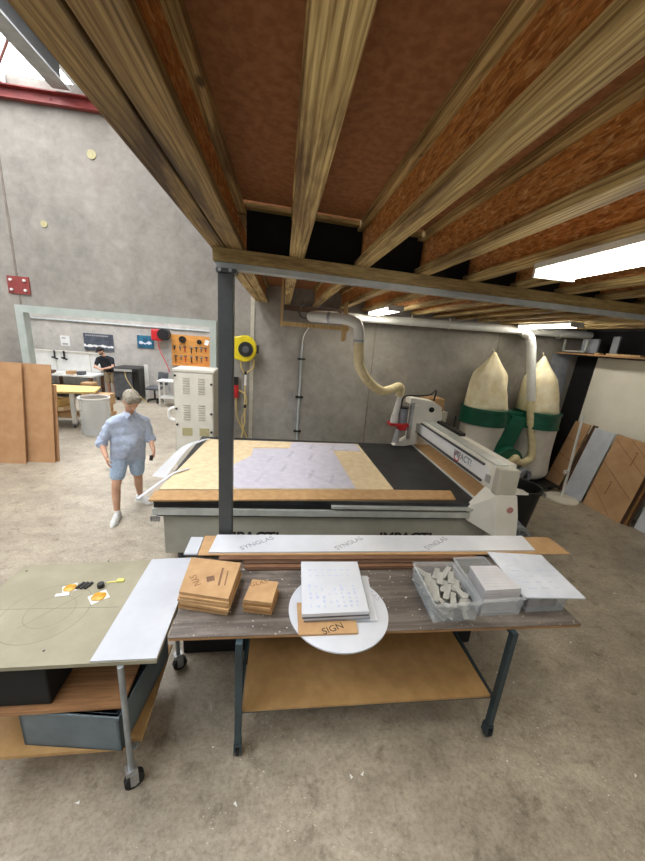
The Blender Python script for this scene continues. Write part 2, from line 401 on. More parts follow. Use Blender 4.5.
# door frame of the opening into the next workshop
g = G(); fx0, fx1, ft = -4.53, -1.21, 2.735
for y0, y1, w in ((6.66, 6.72, .12), (6.72, 6.92, .05)):
    g.box((fx0, y0, 0), (fx0 + w, y1, ft)); g.box((fx1 - w, y0, 0), (fx1, y1, ft)); g.box((fx0 + w, y0, ft - w), (fx1 - w, y1, ft))
struct('door_1', g, 'steel_gn')
struct('trim_1', G().box((-4.46, 6.692, 2.74), (-4.43, 6.703, 5.95)), 'sealant')
struct('trim_2', G().box((-.60, 6.685, 0), (-.53, 6.703, 5.9)), 'sealant_l')
struct('trim_3', G().box((1.77, 6.694, 0), (1.79, 6.703, 5.9)), 'sealant')
struct('trim_4', G().box((4.35, 6.694, 0), (4.37, 6.703, 5.9)), 'sealant')

# steel at the top of the wall
t = thing('steel_beam', (-6, 6.66, 5.63), 'red oxide steel beam running along the top of the concrete wall', 'beam')
G().box((-9.2, 6.60, 5.63), (-.7, 6.69, 5.645)).box((-9.2, 6.66, 5.645), (-.7, 6.69, 5.77)).box((-9.2, 6.58, 5.77), (-.7, 6.69, 5.785)).build('flange', 'red', t)
g = G()
for x in (-3.6,): g.cyl((x, 6.648, 5.71), (x, 6.66, 5.71), .018, n=6)
g.build('bolt', 'red', t)
t = thing('roof_rafter', (-3.42, 2, 5.8), 'grey steel rafter under the white roof at the top left', 'rafter')
G().box((-3.50, -4.5, 5.80), (-3.26, 6.56, 5.825)).build('bottom_flange', 'steel_pale', t)
G().box((-3.39, -4.5, 5.825), (-3.37, 6.56, 6.27)).build('web', 'steel_dk', t)
G().box((-3.50, -4.5, 6.27), (-3.26, 6.56, 6.295)).build('top_flange', 'steel_pale', t)
t = thing('brace_rod', (-3.8, 6.2, 5.95), 'thin red brace rod angled between the rafter and wall', 'rod')
G().cyl((-4.24, 6.58, 5.90), (-3.45, 5.75, 5.95), .018).build('rod', 'redrod', t)
G().box((-4.29, 6.58, 5.80), (-4.19, 6.68, 5.98)).build('cleat', 'white', t)
t = thing('wall_plate', (-4.43, 6.7, 2.9), 'square red steel plate with four bolts over the panel joint', 'plate')
G().box((-4.59, 6.675, 2.91), (-4.26, 6.70, 3.185)).build('plate', 'red', t)
for x in (-4.53, -4.32):
    for z in (2.97, 3.125): G().cyl((x, 6.65, z), (x, 6.675, z), .022, n=6).build('bolt', 'pap', t)
tag(G().cyl((-3.1, 6.685, 5.08), (-3.1, 6.70, 5.08), .065, n=24).build('lifting_plug', 'filt'), 'larger pale yellow round plug in the concrete wall, upper one', 'plug')
tag(G().cyl((-3.92, 6.687, 4.02), (-3.92, 6.70, 4.02), .05, n=24).build('lifting_plug', 'filt'), 'smaller pale yellow round plug in the concrete wall, lower one', 'plug')

# ---------------------------------------------------------------- mezzanine
yb = lambda x: 2.62 + .128 * (x + .405)
BEAM_A = math.atan(.128)
g = G()
g.slab([(-.52, -3), (6.24, -3), (6.24, yb(6.24) - .06), (-.52, yb(-.52) - .06)], 3.42, 3.445)
struct('ceiling_mezzanine_front', g, 'deck')
g = G(); g.slab([(-.52, yb(-.52) + .02), (6.24, yb(6.24) + .02), (6.24, 6.69), (-.52, 6.69)], 3.42, 3.445)
struct('ceiling_mezzanine_rear', g, 'deck')
g = G(); g.slab([(-.28, yb(-.28) + .05), (6.2, yb(6.2) + .05), (6.2, yb(6.2) + .08), (-.28, yb(-.28) + .08)], 3.10, 3.405)
struct('trim_5', g, 'blackfab')
g = G(); g.slab([(-.28, yb(-.28) - .03), (6.2, yb(6.2) - .03), (6.2, yb(6.2) + .03), (-.28, yb(-.28) + .03)], 3.39, 3.418)
struct('trim_6', g, 'lumber2')

def joist(x, w, y0, y1, label, grp, lm='lumber'):
    t = thing('floor_joist', (x, (y0 + y1) / 2, 3.122), label, 'joist', grp)
    z = 3.122
    G().box((x - w / 2, y0, z), (x + w / 2, y1, z + .048)).build('bottom_flange', lm, t, bevel=.004)
    G().box((x - .006, y0, z + .048), (x + .006, y1, z + .25)).build('web', 'osb', t)
    G().box((x - w / 2, y0, z + .25), (x + w / 2, y1, z + .296)).build('top_flange', 'lumber', t)
jx = [(-.455, .098), (-.345, .104), (.075, .105), (.565, .1), (1.06, .1), (1.5, .1), (1.97, .1), (2.44, .1), (2.91, .1), (3.38, .1), (3.85, .1), (4.32, .1), (4.79, .1), (5.26, .1), (5.73, .1)]
for i, (x, w) in enumerate(jx):
    nm = ORD[i]
    joist(x, w, -2.6, yb(x) + .04, 'timber I-joist in the bay before the steel beam, %s from the left edge' % nm, 'near bay joists', 'lumber_old' if i < 2 else 'lumber')
    x2 = x - (.015 if i == 2 else 0)
    joist(x2, w, yb(x) + .10, 6.66, 'timber I-joist in the bay behind the steel beam, %s from the left edge' % nm, 'far bay joists')

ca, sa = math.cos(BEAM_A), math.sin(BEAM_A)
t = thing('support_beam', (2.8, yb(2.8), 3.0), 'long pale steel beam with timber packer carrying the joists', 'beam')
def bx(x0, x1, d0, d1, z0, z1): 
    return G().slab([(x0, yb(x0) + d0), (x1, yb(x1) + d0), (x1, yb(x1) + d1), (x0, yb(x0) + d1)], z0, z1)
bx(-.47, 6.2, -.05, .05, 2.996, 3.036).build('steel_section', 'steel_pale', t, bevel=.004)
bx(-.485, 6.2, -.06, .055, 3.036, 3.12).build('timber_packer', 'lumber2', t)
t = thing('support_post', (-.405, 2.62, 0), 'dark grey square steel post holding up the mezzanine edge', 'post')
G().box((-.457, 2.57, .01), (-.353, 2.67, 2.97)).build('shaft', 'steel_dk', t, bevel=.006)
G().box((-.465, 2.555, 2.97), (-.33, 2.675, 2.996)).build('cap_plate', 'steel_dk', t)
G().box((-.5, 2.53, 0), (-.31, 2.71, .01)).build('base_plate', 'steel_dk', t)
g = G()
for x in (-.44, -.37): g.cyl((x, 2.545, 2.984), (x, 2.557, 2.984), .012, n=6)
g.build('bolt', 'steel', t)

def fluoro(x0, x1, y0, y1, label):
    t = thing('fluorescent_light', ((x0 + x1) / 2, (y0 + y1) / 2, 3.12), label, 'light', 'fluorescent battens under the mezzanine')
    G().box((x0, y0, 3.088), (x1, y1, 3.121)).build('housing', 'white', t)
    m = (x1 - x0) * .14
    G().prism([(x0 + m * .4, y0 + .02, 3.088), (x0 + m * 1.3, y0 + .02, 3.045), (x1 - m * 1.3, y0 + .02, 3.045), (x1 - m * .4, y0 + .02, 3.088)], (0, y1 - y0 - .04, 0)).build('diffuser', 'tube', t)
    for y in (y0, y1 - .02): G().box((x0, y, 3.04), (x1, y + .02, 3.088)).build('end_cap', 'white', t)
fluoro(1.48, 1.75, .85, 2.08, 'big bright fluorescent light overhead in the front bay')
fluoro(1.50, 1.74, 5.1, 6.3, 'short-looking fluorescent light beside the white duct elbow')
fluoro(4.42, 4.64, 5.05, 6.3, 'fluorescent light above the two dust collector bags')
fluoro(1.46, 1.72, -1.6, -.35, 'unseen fluorescent light behind the viewpoint in the front bay')  # out of view, added to light the table and front floor
fluoro(3.9, 4.16, .4, 1.65, 'unseen fluorescent light added at the far right of the front bay')  # out of view, added to brighten the right side

# ---------------------------------------------------------------- back wall services
t = thing('extraction_duct', (3.5, 6.4, 3.0), 'long white PVC extraction duct running along the back wall', 'duct')
G().cyl((1.05, 6.42, 2.985), (6.1, 6.42, 3.03), .072, n=20).build('pipe', 'pvc', t, smooth=True)
for x in (2.35, 3.1, 4.6, 5.4): G().ring((x, 6.42, 3.0), (x + .025, 6.42, 3.0), .08, .072, 20).box((x, 6.41, 3.07), (x + .02, 6.43, 3.12)).build('hanger', 'white', t)
g = G(); z0 = 2.95
g.tube([(4.74, 6.42, 2.97), (4.62, 6.28, 2.93), (4.48, 6.02, 2.90), (4.455, 5.92, 2.84), (4.48, 5.9, 2.75)], .078, 18, 6); g.tube([(4.48, 5.9, 2.75), (4.60, 5.9, 2.28), (4.735, 5.9, 1.74)], .078, 18, 4)
g.build('drop_pipe', 'pvc', t, smooth=True)
G().tube([(4.735, 5.9, 1.76), (4.79, 5.88, 1.45), (4.86, 5.85, 1.11), (4.93, 5.80, .80), (4.90, 5.76, .62), (4.72, 5.70, .56), (4.52, 5.62, .60), (4.45, 5.58, .68), (4.40, 5.60, .60), (4.40, 5.64, .52)], .068, 14, 14, rib=.07).build('ribbed_hose', 'hose', t, smooth=True)
t = thing('duct_elbow', (.7, 5.0, 2.85), 'white duct elbow with cream ribbed hose dropping to the router head', 'duct')
G().tube([(.95, 6.38, 2.985), (.6, 5.7, 2.93), (.40, 5.12, 2.87), (.46, 4.88, 2.858), (.62, 4.78, 2.855), (.82, 4.72, 2.85), (.97, 4.68, 2.80), (1.02, 4.68, 2.68), (1.025, 4.68, 2.56)], .07, 18, 8).build('pipe', 'pvc', t, smooth=True)
G().ring((1.025, 4.68, 2.57), (1.025, 4.68, 2.60), .078, .07, 20).build('clamp', 'steel_gv', t)
G().ring((.6, 4.79, 2.855), (.63, 4.775, 2.855), .077, .07, 20).build('clamp', 'steel_gv', t)
G().tube([(1.025, 4.68, 2.58), (1.05, 4.72, 2.42), (1.10, 4.82, 2.25), (1.24, 4.95, 2.07), (1.42, 5.1, 1.93), (1.62, 5.26, 1.84), (1.80, 5.38, 1.86), (1.93, 5.45, 1.90), (2.0, 5.5, 1.86), (2.0, 5.5, 1.74)], .068, 16, 14, rib=.06).build('ribbed_hose', 'hose', t, smooth=True)
t = thing('timber_hanger', (.4, 5.3, 2.7), 'thin pine frame hanging from the joists beside the duct elbow', 'hanger')
G().box((-.045, 5.18, 2.70), (-.012, 5.22, 3.42)).build('stick', 'pale', t)
G().box((-.045, 5.22, 2.715), (.98, 5.26, 2.775)).build('cross_bar', 'pale', t)
G().box((.87, 5.18, 2.56), (.93, 5.22, 3.11)).build('stick', 'pale', t)
tag(G().tube([(.30, 5.6, 3.11), (.24, 5.55, 2.98), (.26, 5.5, 2.88), (.36, 5.5, 2.86), (.42, 5.5, 2.93)], .008, 6).build('loose_cable', 'black'), 'black cable loop dangling from the joists above the duct', 'cable')
t = thing('wall_conduit', (.35, 6.68, .6), 'slim grey conduit clipped upright to the back wall', 'conduit')
G().tube([(.56, 6.66, 2.80), (.46, 6.66, 2.72), (.39, 6.66, 2.58), (.375, 6.66, 2.45)], .009, 6).build('cable', 'white', t)
G().cyl((.375, 6.67, .1), (.375, 6.67, 2.45), .02).build('tube', 'steel_pale', t, smooth=True)
for z in (2.16, 1.42, .72): G().box((.30, 6.645, z - .018), (.45, 6.70, z + .018)).build('clip', 'black', t)
tag(G().box((.0, 6.62, 3.02), (1.2, 6.69, 3.11)).build('ledger_board', 'brownd'), 'dark timber ledger under the joist ends at the back wall', 'board')

t = thing('hose_reel', (-.66, 6.6, 2.3), 'yellow air hose reel with black hub on the back wall', 'hose reel')
g = G(); pr = []
for i in range(40):
    a = 2 * math.pi * i / 40; x, z = math.cos(a) * .215, math.sin(a) * .235
    if x < 0: x = -max(abs(x), .9 * .215) if abs(z) < .2 else x
    pr.append((-.675 + x, 6.40, 2.29 + z))
g.prism(pr, (0, .19, 0)).build('case', 'yellow', t, smooth=True, bevel=.02)
G().cyl((-.65, 6.36, 2.28), (-.65, 6.40, 2.28), .125, .135, n=32).build('hub', 'black', t)
G().cyl((-.65, 6.345, 2.28), (-.65, 6.36, 2.28), .06, n=24).build('hub_cap', 'dgrey', t)
G().box((-.475, 6.42, 2.22), (-.43, 6.56, 2.36)).build('bracket', 'black', t)
G().box((-.75, 6.59, 2.15), (-.55, 6.69, 2.42)).build('mount', 'dgrey', t)
G().tube([(-.74, 6.45, 2.06), (-.73, 6.45, 1.95), (-.69, 6.46, 1.87), (-.66, 6.47, 1.82)], .013, 8).tube([(-.51, 6.5, 2.1), (-.52, 6.5, 1.95), (-.60, 6.48, 1.88), (-.645, 6.47, 1.84)], .013, 8).build('hose', 'yhose', t)
G().cyl((-.655, 6.47, 1.62), (-.65, 6.47, 1.87), .02, n=12).build('coupling', 'white', t)
G().tube([(-.655, 6.47, 1.63), (-.66, 6.47, 1.2), (-.655, 6.47, .9), (-.72, 6.48, .55), (-.66, 6.5, .35)], .013, 8).build('hose', 'yhose', t)
for z in (1.85, 1.22): G().cyl((-.655, 6.47, z - .03), (-.655, 6.47, z + .03), .026, n=12).build('stopper', 'black', t)
t = thing('air_regulator', (-.86, 6.6, 1.5), 'red and black air regulator beside the steel post', 'regulator')
G().cyl((-.84, 6.6, 1.60), (-.84, 6.6, 1.75), .045).build('knob', 'black', t)
G().cyl((-.84, 6.6, 1.36), (-.84, 6.6, 1.60), .05).build('bowl', 'redp', t)
G().box((-.89, 6.63, 1.4), (-.79, 6.70, 1.72)).build('bracket', 'grey', t)
G().tube([(-.80, 6.6, 1.5), (-.66, 6.58, 1.42), (-.64, 6.55, 1.2), (-.72, 6.55, .9), (-.62, 6.53, .6)], .012, 8).tube([(-.84, 6.6, 1.36), (-.82, 6.6, 1.0), (-.70, 6.56, .72), (-.6, 6.55, .55)], .012, 8).build('hose', 'yhose', t)

# control cabinet
t = thing('control_cabinet', (-1.46, 6.25, 0), 'tall cream machine control cabinet with louvres beside the doorway', 'cabinet')
x0, x1, yf = -1.80, -1.14, 6.0
G().box((x0, yf, .08), (x1, 6.5, 1.86)).build('body', 'cream_d', t, bevel=.008)
G().box((x0 - .012, yf - .015, 1.86), (x1 + .012, 6.51, 1.905)).build('lid', 'cream', t, bevel=.006)
G().box((x0 + .015, yf - .012, .12), (x1 - .015, yf, 1.84)).build('front_panel', 'cream', t, bevel=.004)
for x in (x0 + .06, x1 - .06):
    for y in (6.06, 6.44): G().cyl((x, y, 0), (x, y, .08), .03).build('foot', 'black', t)
for zc in (1.62, 1.16):
    for xc in (x0 + .21, x1 - .20):
        g = G()
        for k in range(7): g.box((xc - .055, yf - .024, zc - .13 + k * .042), (xc + .055, yf - .011, zc - .112 + k * .042), (.5, 0, 0))
        g.build('louvre', 'cream_d', t)
for xc in (x0 + .21, x1 - .16): G().box((xc - .085, yf - .02, .745), (xc + .085, yf - .011, .885)).build('filter_grille', 'filt', t)
for x, z in ((x0 + .035, 1.79), (x0 + .04, 1.22), (x0 + .045, .94), (x1 - .035, 1.67), (x1 - .04, 1.15), (x1 - .04, .82)):
    G().cyl((x, yf - .035, z), (x, yf - .01, z), .02, n=12).build('screw_knob', 'black', t)
G().tube([(x0, 6.1, 1.22), (x0 - .11, 6.1, 1.16), (x0 - .11, 6.1, 1.02), (x0, 6.1, .98)], .03, 8).build('handle', 'white', t, smooth=True)

# ---------------------------------------------------------------- MDF sheets leaning left of the doorway
def lean(name, m, x0, x1, yb0, yt, h, th, label, cat, grp=None):
    a = math.atan2(yt - yb0, h)
    t = G().prism([(x0, yb0, 0), (x0, yt, h), (x0, yt + th, h - math.tan(a) * th), (x0, yb0 + th, 0)], (x1 - x0, 0, 0))
    o = t.build(name, m, loc=((x0 + x1) / 2, yb0, 0)); return tag(o, label, cat, grp)
lean('mdf_sheet', 'mdfside', -5.68, -4.475, 6.28, 6.53, 1.77, .018, 'frontmost brown MDF sheet, leaning furthest left by the doorway', 'board', 'MDF sheets by the doorway')
lean('mdf_sheet', 'mdfside', -5.25, -4.05, 6.37, 6.60, 1.76, .018, 'middle brown MDF sheet, leaning behind the frontmost one', 'board', 'MDF sheets by the doorway')
lean('mdf_sheet', 'mdfside', -5.15, -4.02, 6.44, 6.63, 1.40, .018, 'shortest brown MDF sheet, a narrow sliver behind the other two', 'board', 'MDF sheets by the doorway')

# ---------------------------------------------------------------- CNC router
t = cnc = thing('cnc_router', (.7, 4.5, 0), 'large flatbed CNC router with black bed and white gantry', 'machine')
G().box((-1.2, 3.46, .14), (2.75, 5.62, .615)).build('base_frame', 'base', t, bevel=.01)
for x in (-1.05, .2, 1.4, 2.6):
    for y in (3.55, 5.5): G().cyl((x, y, 0), (x, y, .14), .04).build('foot', 'steel_dk', t)
G().box((-1.26, 3.44, .615), (2.45, 5.64, .66)).build('table_frame', 'dgrey', t)
G().box((-1.28, 3.38, .66), (2.40, 5.66, .735)).build('side_rail', 'rail', t, bevel=.004)
G().box((-1.27, 3.41, .735), (2.40, 5.66, .79)).build('table_edge', 'black', t)
G().box((.62, 3.355, .772), (2.30, 3.40, .80)).build('rail_cover', 'rail', t)
G().box((-1.27, 3.40, .79), (2.395, 5.66, .84)).build('vacuum_bed', 'bed', t)
G().box((2.395, 3.44, .735), (2.415, 5.64, .862)).build('edge_strip', 'white', t)
G().box((2.415, 3.44, .735), (2.80, 5.64, .857)).build('side_board', 'mdf', t)
g = G()
for x in (-1.285, -1.26, -1.235, -1.21): g.cyl((x, 3.36, .60), (x, 3.36, .66), .012, n=8)
g.build('roller', 'steel', t)
for x in (1.575, -.27): G().text('IMPACT!', .175, (x, 3.458, .345), (1, 0, 0), (0, 0, 1), .001, bold=.006).build('lettering', 'black', t)
# gantry
gx0, gx1, gz0, gz1, gy0, gy1 = 2.44, 2.65, 1.045, 1.345, 3.30, 5.72
ga = G().box((gx0, gy0, gz0), (gx1, gy1, gz1)).build('gantry_beam', 'mwhite', t, bevel=.006)
G().box((gx0 - .014, gy0 + .12, gz0 + .075), (gx0, gy1, gz1 - .06)).build('front_cover', 'brightwhite', ga)
for z, nm in ((gz0 + .05, 1), (gz1 - .045, 2)):
    g = G().box((gx0 - .02, gy0 + .22, z - .016), (gx0, gy1, z + .008)); 
    for k in range(50): g.box((gx0 - .026, gy0 + .24 + k * .043, z - .014), (gx0 - .018, gy0 + .258 + k * .043, z + .006))
    g.build('linear_rail', 'dgrey', ga)
G().text('IMPACT!', .12, (gx0 - .0162, 4.0, 1.205), (0, -1, 0), (0, 0, 1), .0008, bold=.002).build('lettering', 'ink', ga)
g = G().ring((gx0 - .0148, 4.14, 1.175), (gx0 - .0143, 4.14, 1.175), .075, .055, 28)
g.build('red_emblem', 'redp', ga)
G().box((gx0 - .016, 3.37, 1.12), (gx0 - .0, 3.45, 1.21)).build('switch_plate', 'grey', ga)
G().box((gx0 - .02, 3.20, gz0 + .005), (gx1 + .01, gy0, gz1 + .01)).build('end_cap', 'cream_d', ga, bevel=.012)
G().box((gx0 + .02, gy0 + .05, gz1), (gx1 - .03, gy1, gz1 + .015)).build('top_plate', 'rail', ga)
g = G()
for k in range(16): g.box((2.70, 4.65 + k * .062, 1.315), (2.80, 4.702 + k * .062, 1.365), (0, .12 * (k % 2), 0))
g.build('cable_chain', 'black', ga)
G().box((2.66, 3.5, 1.26), (2.83, 5.7, 1.31)).build('cable_tray', 'mwhite', ga)
def upright(y0, y1, nm):
    f = y0
    g = G(); pts = [(2.44, y0, 1.05), (2.67, y0, 1.05), (2.74, y0, .80), (2.78, y0, .55), (2.53, y0, .53), (2.47, y0, .78),
                    (2.27, y0 + .22, .63), (2.25, y0 + .22, .80), (2.44, y0 + .22, 1.05), (2.67, y1, 1.05), (2.78, y1, .55), (2.27, y1, .63), (2.25, y1, .8), (2.44, y1, 1.05)]
    g.hull([(p, .004) for p in pts], 6)
    return g.build(nm, 'mwhite', t)
up = upright(3.19, 3.435, 'gantry_upright')
G().cyl((2.62, 3.172, .885), (2.62, 3.188, .885), .035, n=20).build('badge', 'redrod', up)
G().box((2.40, 3.222, .935), (2.41, 3.30, .945), (.6, 0, .4)).box((2.40, 3.222, .935), (2.41, 3.30, .945), (-.7, 0, .4)).build('cross_mark', 'black', up)
G().box((2.55, 3.19, .40), (2.78, 3.42, .53)).build('drive_box', 'cream_d', up, bevel=.01)
G().prism([(2.67, 3.25, 1.10), (2.86, 3.25, 1.06), (2.86, 3.25, 1.04), (2.67, 3.25, 1.04)], (0, .1, 0)).build('bracket', 'mwhite', up)
upright(5.64, 5.88, 'gantry_upright')
G().prism([(2.0, 5.50, .86), (2.07, 5.50, .90), (2.40, 5.50, 1.12), (2.44, 5.50, 1.05), (2.40, 5.50, .90), (2.2, 5.5, .86)], (0, .13, 0)).build('guard', 'mwhite', t)
# head
hd = G().prism([(2.33, 5.42, 1.30), (2.75, 5.42, 1.30), (2.78, 5.42, 1.40), (2.74, 5.42, 1.60), (2.58, 5.42, 1.69), (2.18, 5.42, 1.73), (2.18, 5.42, 1.62), (2.33, 5.42, 1.60)], (0, .26, 0)).build('head_carriage', 'mwhite', t, bevel=.01)
G().cyl((2.56, 5.40, 1.55), (2.56, 5.42, 1.55), .045, n=20).build('vent', 'black', hd)
G().box((2.24, 5.40, 1.0), (2.33, 5.62, 1.62)).build('slide', 'mwhite', hd, bevel=.006)
G().box((2.19, 5.38, 1.02), (2.24, 5.44, 1.66)).build('slide_rail', 'steel', hd)
G().cyl((2.10, 5.50, 1.28), (2.10, 5.50, 1.54), .075, n=24).build('spindle', 'greyacr', hd, smooth=True)
G().cyl((2.10, 5.50, 1.535), (2.10, 5.50, 1.56), .082, n=24).build('spindle_cap', 'black', hd)
G().cyl((1.95, 5.46, 1.28), (1.95, 5.46, 1.42), .07, .06, n=24).cyl((1.95, 5.46, 1.42), (2.02, 5.5, 1.78), .055, .045, n=20).build('dust_port', 'white', hd, smooth=True)
G().box((1.86, 5.38, 1.235), (2.20, 5.58, 1.285)).box((2.02, 5.37, 1.17), (2.16, 5.56, 1.24)).build('dust_shoe', 'redp', hd, bevel=.012)
G().cyl((2.03, 5.48, .93), (2.05, 5.48, 1.17), .06, .045, n=20).build('brush', 'grey', hd)
G().tube([(2.05, 5.46, 1.53), (2.04, 5.45, 1.68), (2.10, 5.44, 1.76), (2.3, 5.44, 1.77), (2.5, 5.44, 1.80), (2.60, 5.44, 1.88), (2.585, 5.44, 1.70)], .014, 8).build('cable', 'black', hd)

# sheets and offcuts on the bed
tag(G().slab([(-1.29, 3.335), (2.135, 3.49), (2.185, 3.72), (1.42, 3.70), (-1.3, 3.555)], .841, .859).build('mdf_strip', 'mdf'), 'long brown MDF strip along the front edge of the router bed', 'board')
tag(G().slab([(-1.27, 3.585), (1.435, 3.71), (1.37, 5.50), (-1.13, 5.45)], .841, .863).build('mdf_sheet', 'tan'), 'pale tan MDF sheet covering most of the black router bed', 'board')
pts = [(-.45, 3.635), (.955, 3.70), (.875, 5.09), (1.345, 5.10), (1.32, 5.47), (.22, 5.43), (.19, 5.11), (-.12, 5.08), (-.38, 5.05), (-.37, 4.86), (-.38, 4.72), (-.45, 4.58), (-.54, 4.44), (-.63, 4.18), (-.66, 3.93), (-.60, 3.78)]
t = thing('film_covered_sheet', (.4, 4.4, .864), 'large lavender film-covered sheet lying on the tan MDF sheet', 'sheet')
G().slab(pts, .864, .870).build('sheet', 'film2', t)
g = G()
for x, y in ((-.2, 3.95), (.45, 4.1), (-.1, 4.6), (.5, 4.75), (.1, 4.3), (.7, 3.95), (.9, 5.25), (.55, 5.25), (.2, 4.85)): g.text('SYNGLAS', .07, (x, y, .8706), (.25, 1, 0), (-1, .25, 0), .0003)
g.build('printing', 'inkp', t)
def arc(cx, cy, r, a0, a1, z, w=.006, n=40, ry=1.0, rot=0):
    g = G(); cr, sr = math.cos(rot), math.sin(rot); vs = []; fs = []
    for i in range(n + 1):
        a = a0 + (a1 - a0) * i / n
        for rr in (r - w / 2, r + w / 2):
            x, y = rr * math.cos(a), rr * ry * math.sin(a); vs.append(V((cx + x * cr - y * sr, cy + x * sr + y * cr, z)))
    for i in range(n): fs.append((2 * i, 2 * i + 1, 2 * i + 3, 2 * i + 2))
    g._new(vs, fs); return g
# cut outlines scored into the film
o = arc(-.1, 3.2, 1.0, .45, 1.2, .8706, .008); o.build('cut_line', 'inkp', t)
tag(G().slab([(-.36, 5.10), (.16, 5.13), (.17, 5.40), (-.35, 5.38)], .864, .870).build('tan_offcut', 'tan'), 'small tan offcut at the far edge of the router bed', 'offcut')
# curled strips hanging off the left
def ribbon(path, w, m, name, label, up=None):
    g = G(); P = []
    for i in range(len(path) - 1):
        a, b, c, d = [V(path[k]) for k in (max(i - 1, 0), i, i + 1, min(i + 2, len(path) - 1))]
        for k in range(8):
            q = k / 8; P.append(.5 * (2 * b + (c - a) * q + (2 * a - 5 * b + 4 * c - d) * q * q + (3 * b - a - 3 * c + d) * q ** 3))
    P.append(V(path[-1])); n = len(P); rings = []
    for i, p in enumerate(P):
        d = (P[min(i + 1, n - 1)] - P[max(i - 1, 0)]).normalized(); sd = d.cross(V((0, 0, 1))).normalized(); u = sd.cross(d)
        ww = w(i / (n - 1)); rings.append([p - sd * ww - u * .002, p + sd * ww - u * .002, p + sd * ww + u * .002, p - sd * ww + u * .002])
    g.loft(rings); return tag(g.build(name, m, smooth=True), label, 'offcut')
ribbon([(-1.10, 5.42, .885), (-1.22, 5.2, .90), (-1.36, 4.98, .865), (-1.47, 4.65, .755), (-1.55, 4.38, .65)], lambda q: .015 + .085 * q, 'wrap', 'curled_strip', 'broad curled film strip drooping off the left side of the router')
ribbon([(-1.10, 4.16, .872), (-1.22, 4.02, .88), (-1.33, 3.87, .83), (-1.42, 3.72, .785), (-1.50, 3.58, .745)], lambda q: .018, 'film', 'curled_strip', 'thin white strip hanging over the left front corner of the router')

# ---------------------------------------------------------------- behind the gantry
t = tag(G().box((2.78, 6.02, .0), (3.18, 6.45, 1.40)).build('equipment_box', 'cream_d', bevel=.008), 'pale grey equipment cabinet standing behind the gantry', 'cabinet')
tag(G().box((2.74, 6.05, 1.40), (3.10, 6.42, 1.64)).build('cardboard_box', 'kraft', bevel=.004), 'brown cardboard box on the pale cabinet behind the gantry', 'box')

# dust collector
t = dc = thing('dust_collector', (4.6, 6.1, 0), 'twin-bag dust collector with dark green drums by the back wall', 'dust collector')
G().box((3.55, 5.62, .07), (5.56, 6.5, .12)).build('base_plate', 'black', t, bevel=.01)
for x in (3.65, 5.46):
    for y in (5.72, 6.4): G().cyl((x - .02, y, .035), (x + .02, y, .035), .035, n=14).build('caster', 'rubber', t)
for (cx, cy, r, sh, tip, lab) in ((4.04, 6.2, .44, -.03, (.01, 0), 'l'), (5.10, 6.12, .41, .05, (-.08, 0), 'r')):
    n = 44
    # upper bag: hangs from its tip, gathered into folds, flattening to a ridge
    rings = []
    for k in range(19):
        q = k / 18; z = 1.50 + 1.07 * q
        rr = r * (.93 - .04 * q) if q < .62 else r * .905 * (1 - ((q - .62) / .38) ** 1.1 * .93)
        ring = []
        for i in range(n):
            a = 2 * math.pi * i / n
            w = 1 + .07 * math.sin(5 * a + 3 * q) * min(1, q * 2.2) + .045 * math.sin(9 * a - 6 * q) * q - .04 * max(0, math.sin(q * 6)) * math.cos(3 * a + 1) - .09 * (1 - abs(math.sin(2 * a + 2.6 * q + cx))) ** 3 * min(1, 3 * q)
            sw = 1 - .42 * q
            ring.append(V((cx - .05 * q + tip[0] * q + rr * w * (1 - .33 * min(1, q * 1.2)) * math.cos(a), cy + rr * w * sw * math.sin(a), z + .015 * math.sin(3 * a) * (1 - q))))
        rings.append(ring)
    G().loft(rings).build('filter_bag', 'bag', t, smooth='all')
    G().tube([(cx + tip[0] - .05, cy, 2.55), (cx + tip[0] - .08, cy, 2.60), (cx + tip[0] - .10, cy, 2.63)], .008, 6).build('hanging_cord', 'bag', t)
    G().lathe([(r + .01, 1.20), (r + .025, 1.205), (r + .025, 1.24), (r + .012, 1.245), (r + .012, 1.48), (r + .025, 1.485), (r + .025, 1.515), (r, 1.52)], (cx, cy, 0), 40).build('drum', 'green', t, smooth=True)
    rings = []
    for k in range(14):
        q = k / 13; z = 1.22 - 1.08 * q; rr = r * (.93 - .04 * math.sin(q * 3.1)) * (1 if q < .85 else 1 - ((q - .85) / .15) ** 2 * .35)
        rings.append([V((cx + sh * (1.54 - z) + rr * (1 + .025 * math.sin(5 * a + 4 * q)) * math.cos(a), cy - .02 + rr * (1 + .025 * math.sin(6 * a)) * math.sin(a), z)) for a in [2 * math.pi * i / n for i in range(n)]])
    G().loft(rings).build('collection_bag', 'bag2', t, smooth='all')
    for sx in (-.42, .42):
        G().cyl((cx + sx, cy + .3, .12), (cx + sx, cy + .3, 1.24), .015).build('support_rod', 'steel_dk', t)
G().box((4.44, 5.98, 1.24), (4.76, 6.24, 1.48)).build('junction_duct', 'green', t, bevel=.015)
G().prism([(4.12, 5.78, .62), (4.46, 5.78, .66), (4.78, 5.9, 1.40), (4.44, 5.9, 1.42), (4.20, 5.84, 1.0)], (0, .2, 0)).build('riser_duct', 'green', t, bevel=.015)
G().cyl((4.40, 5.66, .56), (4.40, 5.90, .56), .28, n=36).build('blower_housing', 'green', t, bevel=.012)
G().ring((4.40, 5.60, .54), (4.40, 5.66, .54), .11, .06, 28).build('inlet', 'steel', t)
G().cyl((4.66, 5.48, .36), (4.66, 5.70, .36), .13, n=28).build('motor', 'greyacr', t, bevel=.01)
g = G()
for k in range(8):
    a = k * math.pi / 4; g.box((4.66 - .12, 5.465, .354), (4.66 + .12, 5.477, .366), (0, a, 0), (4.66, 5.47, .36))
g.build('fan_guard', 'steel', t)

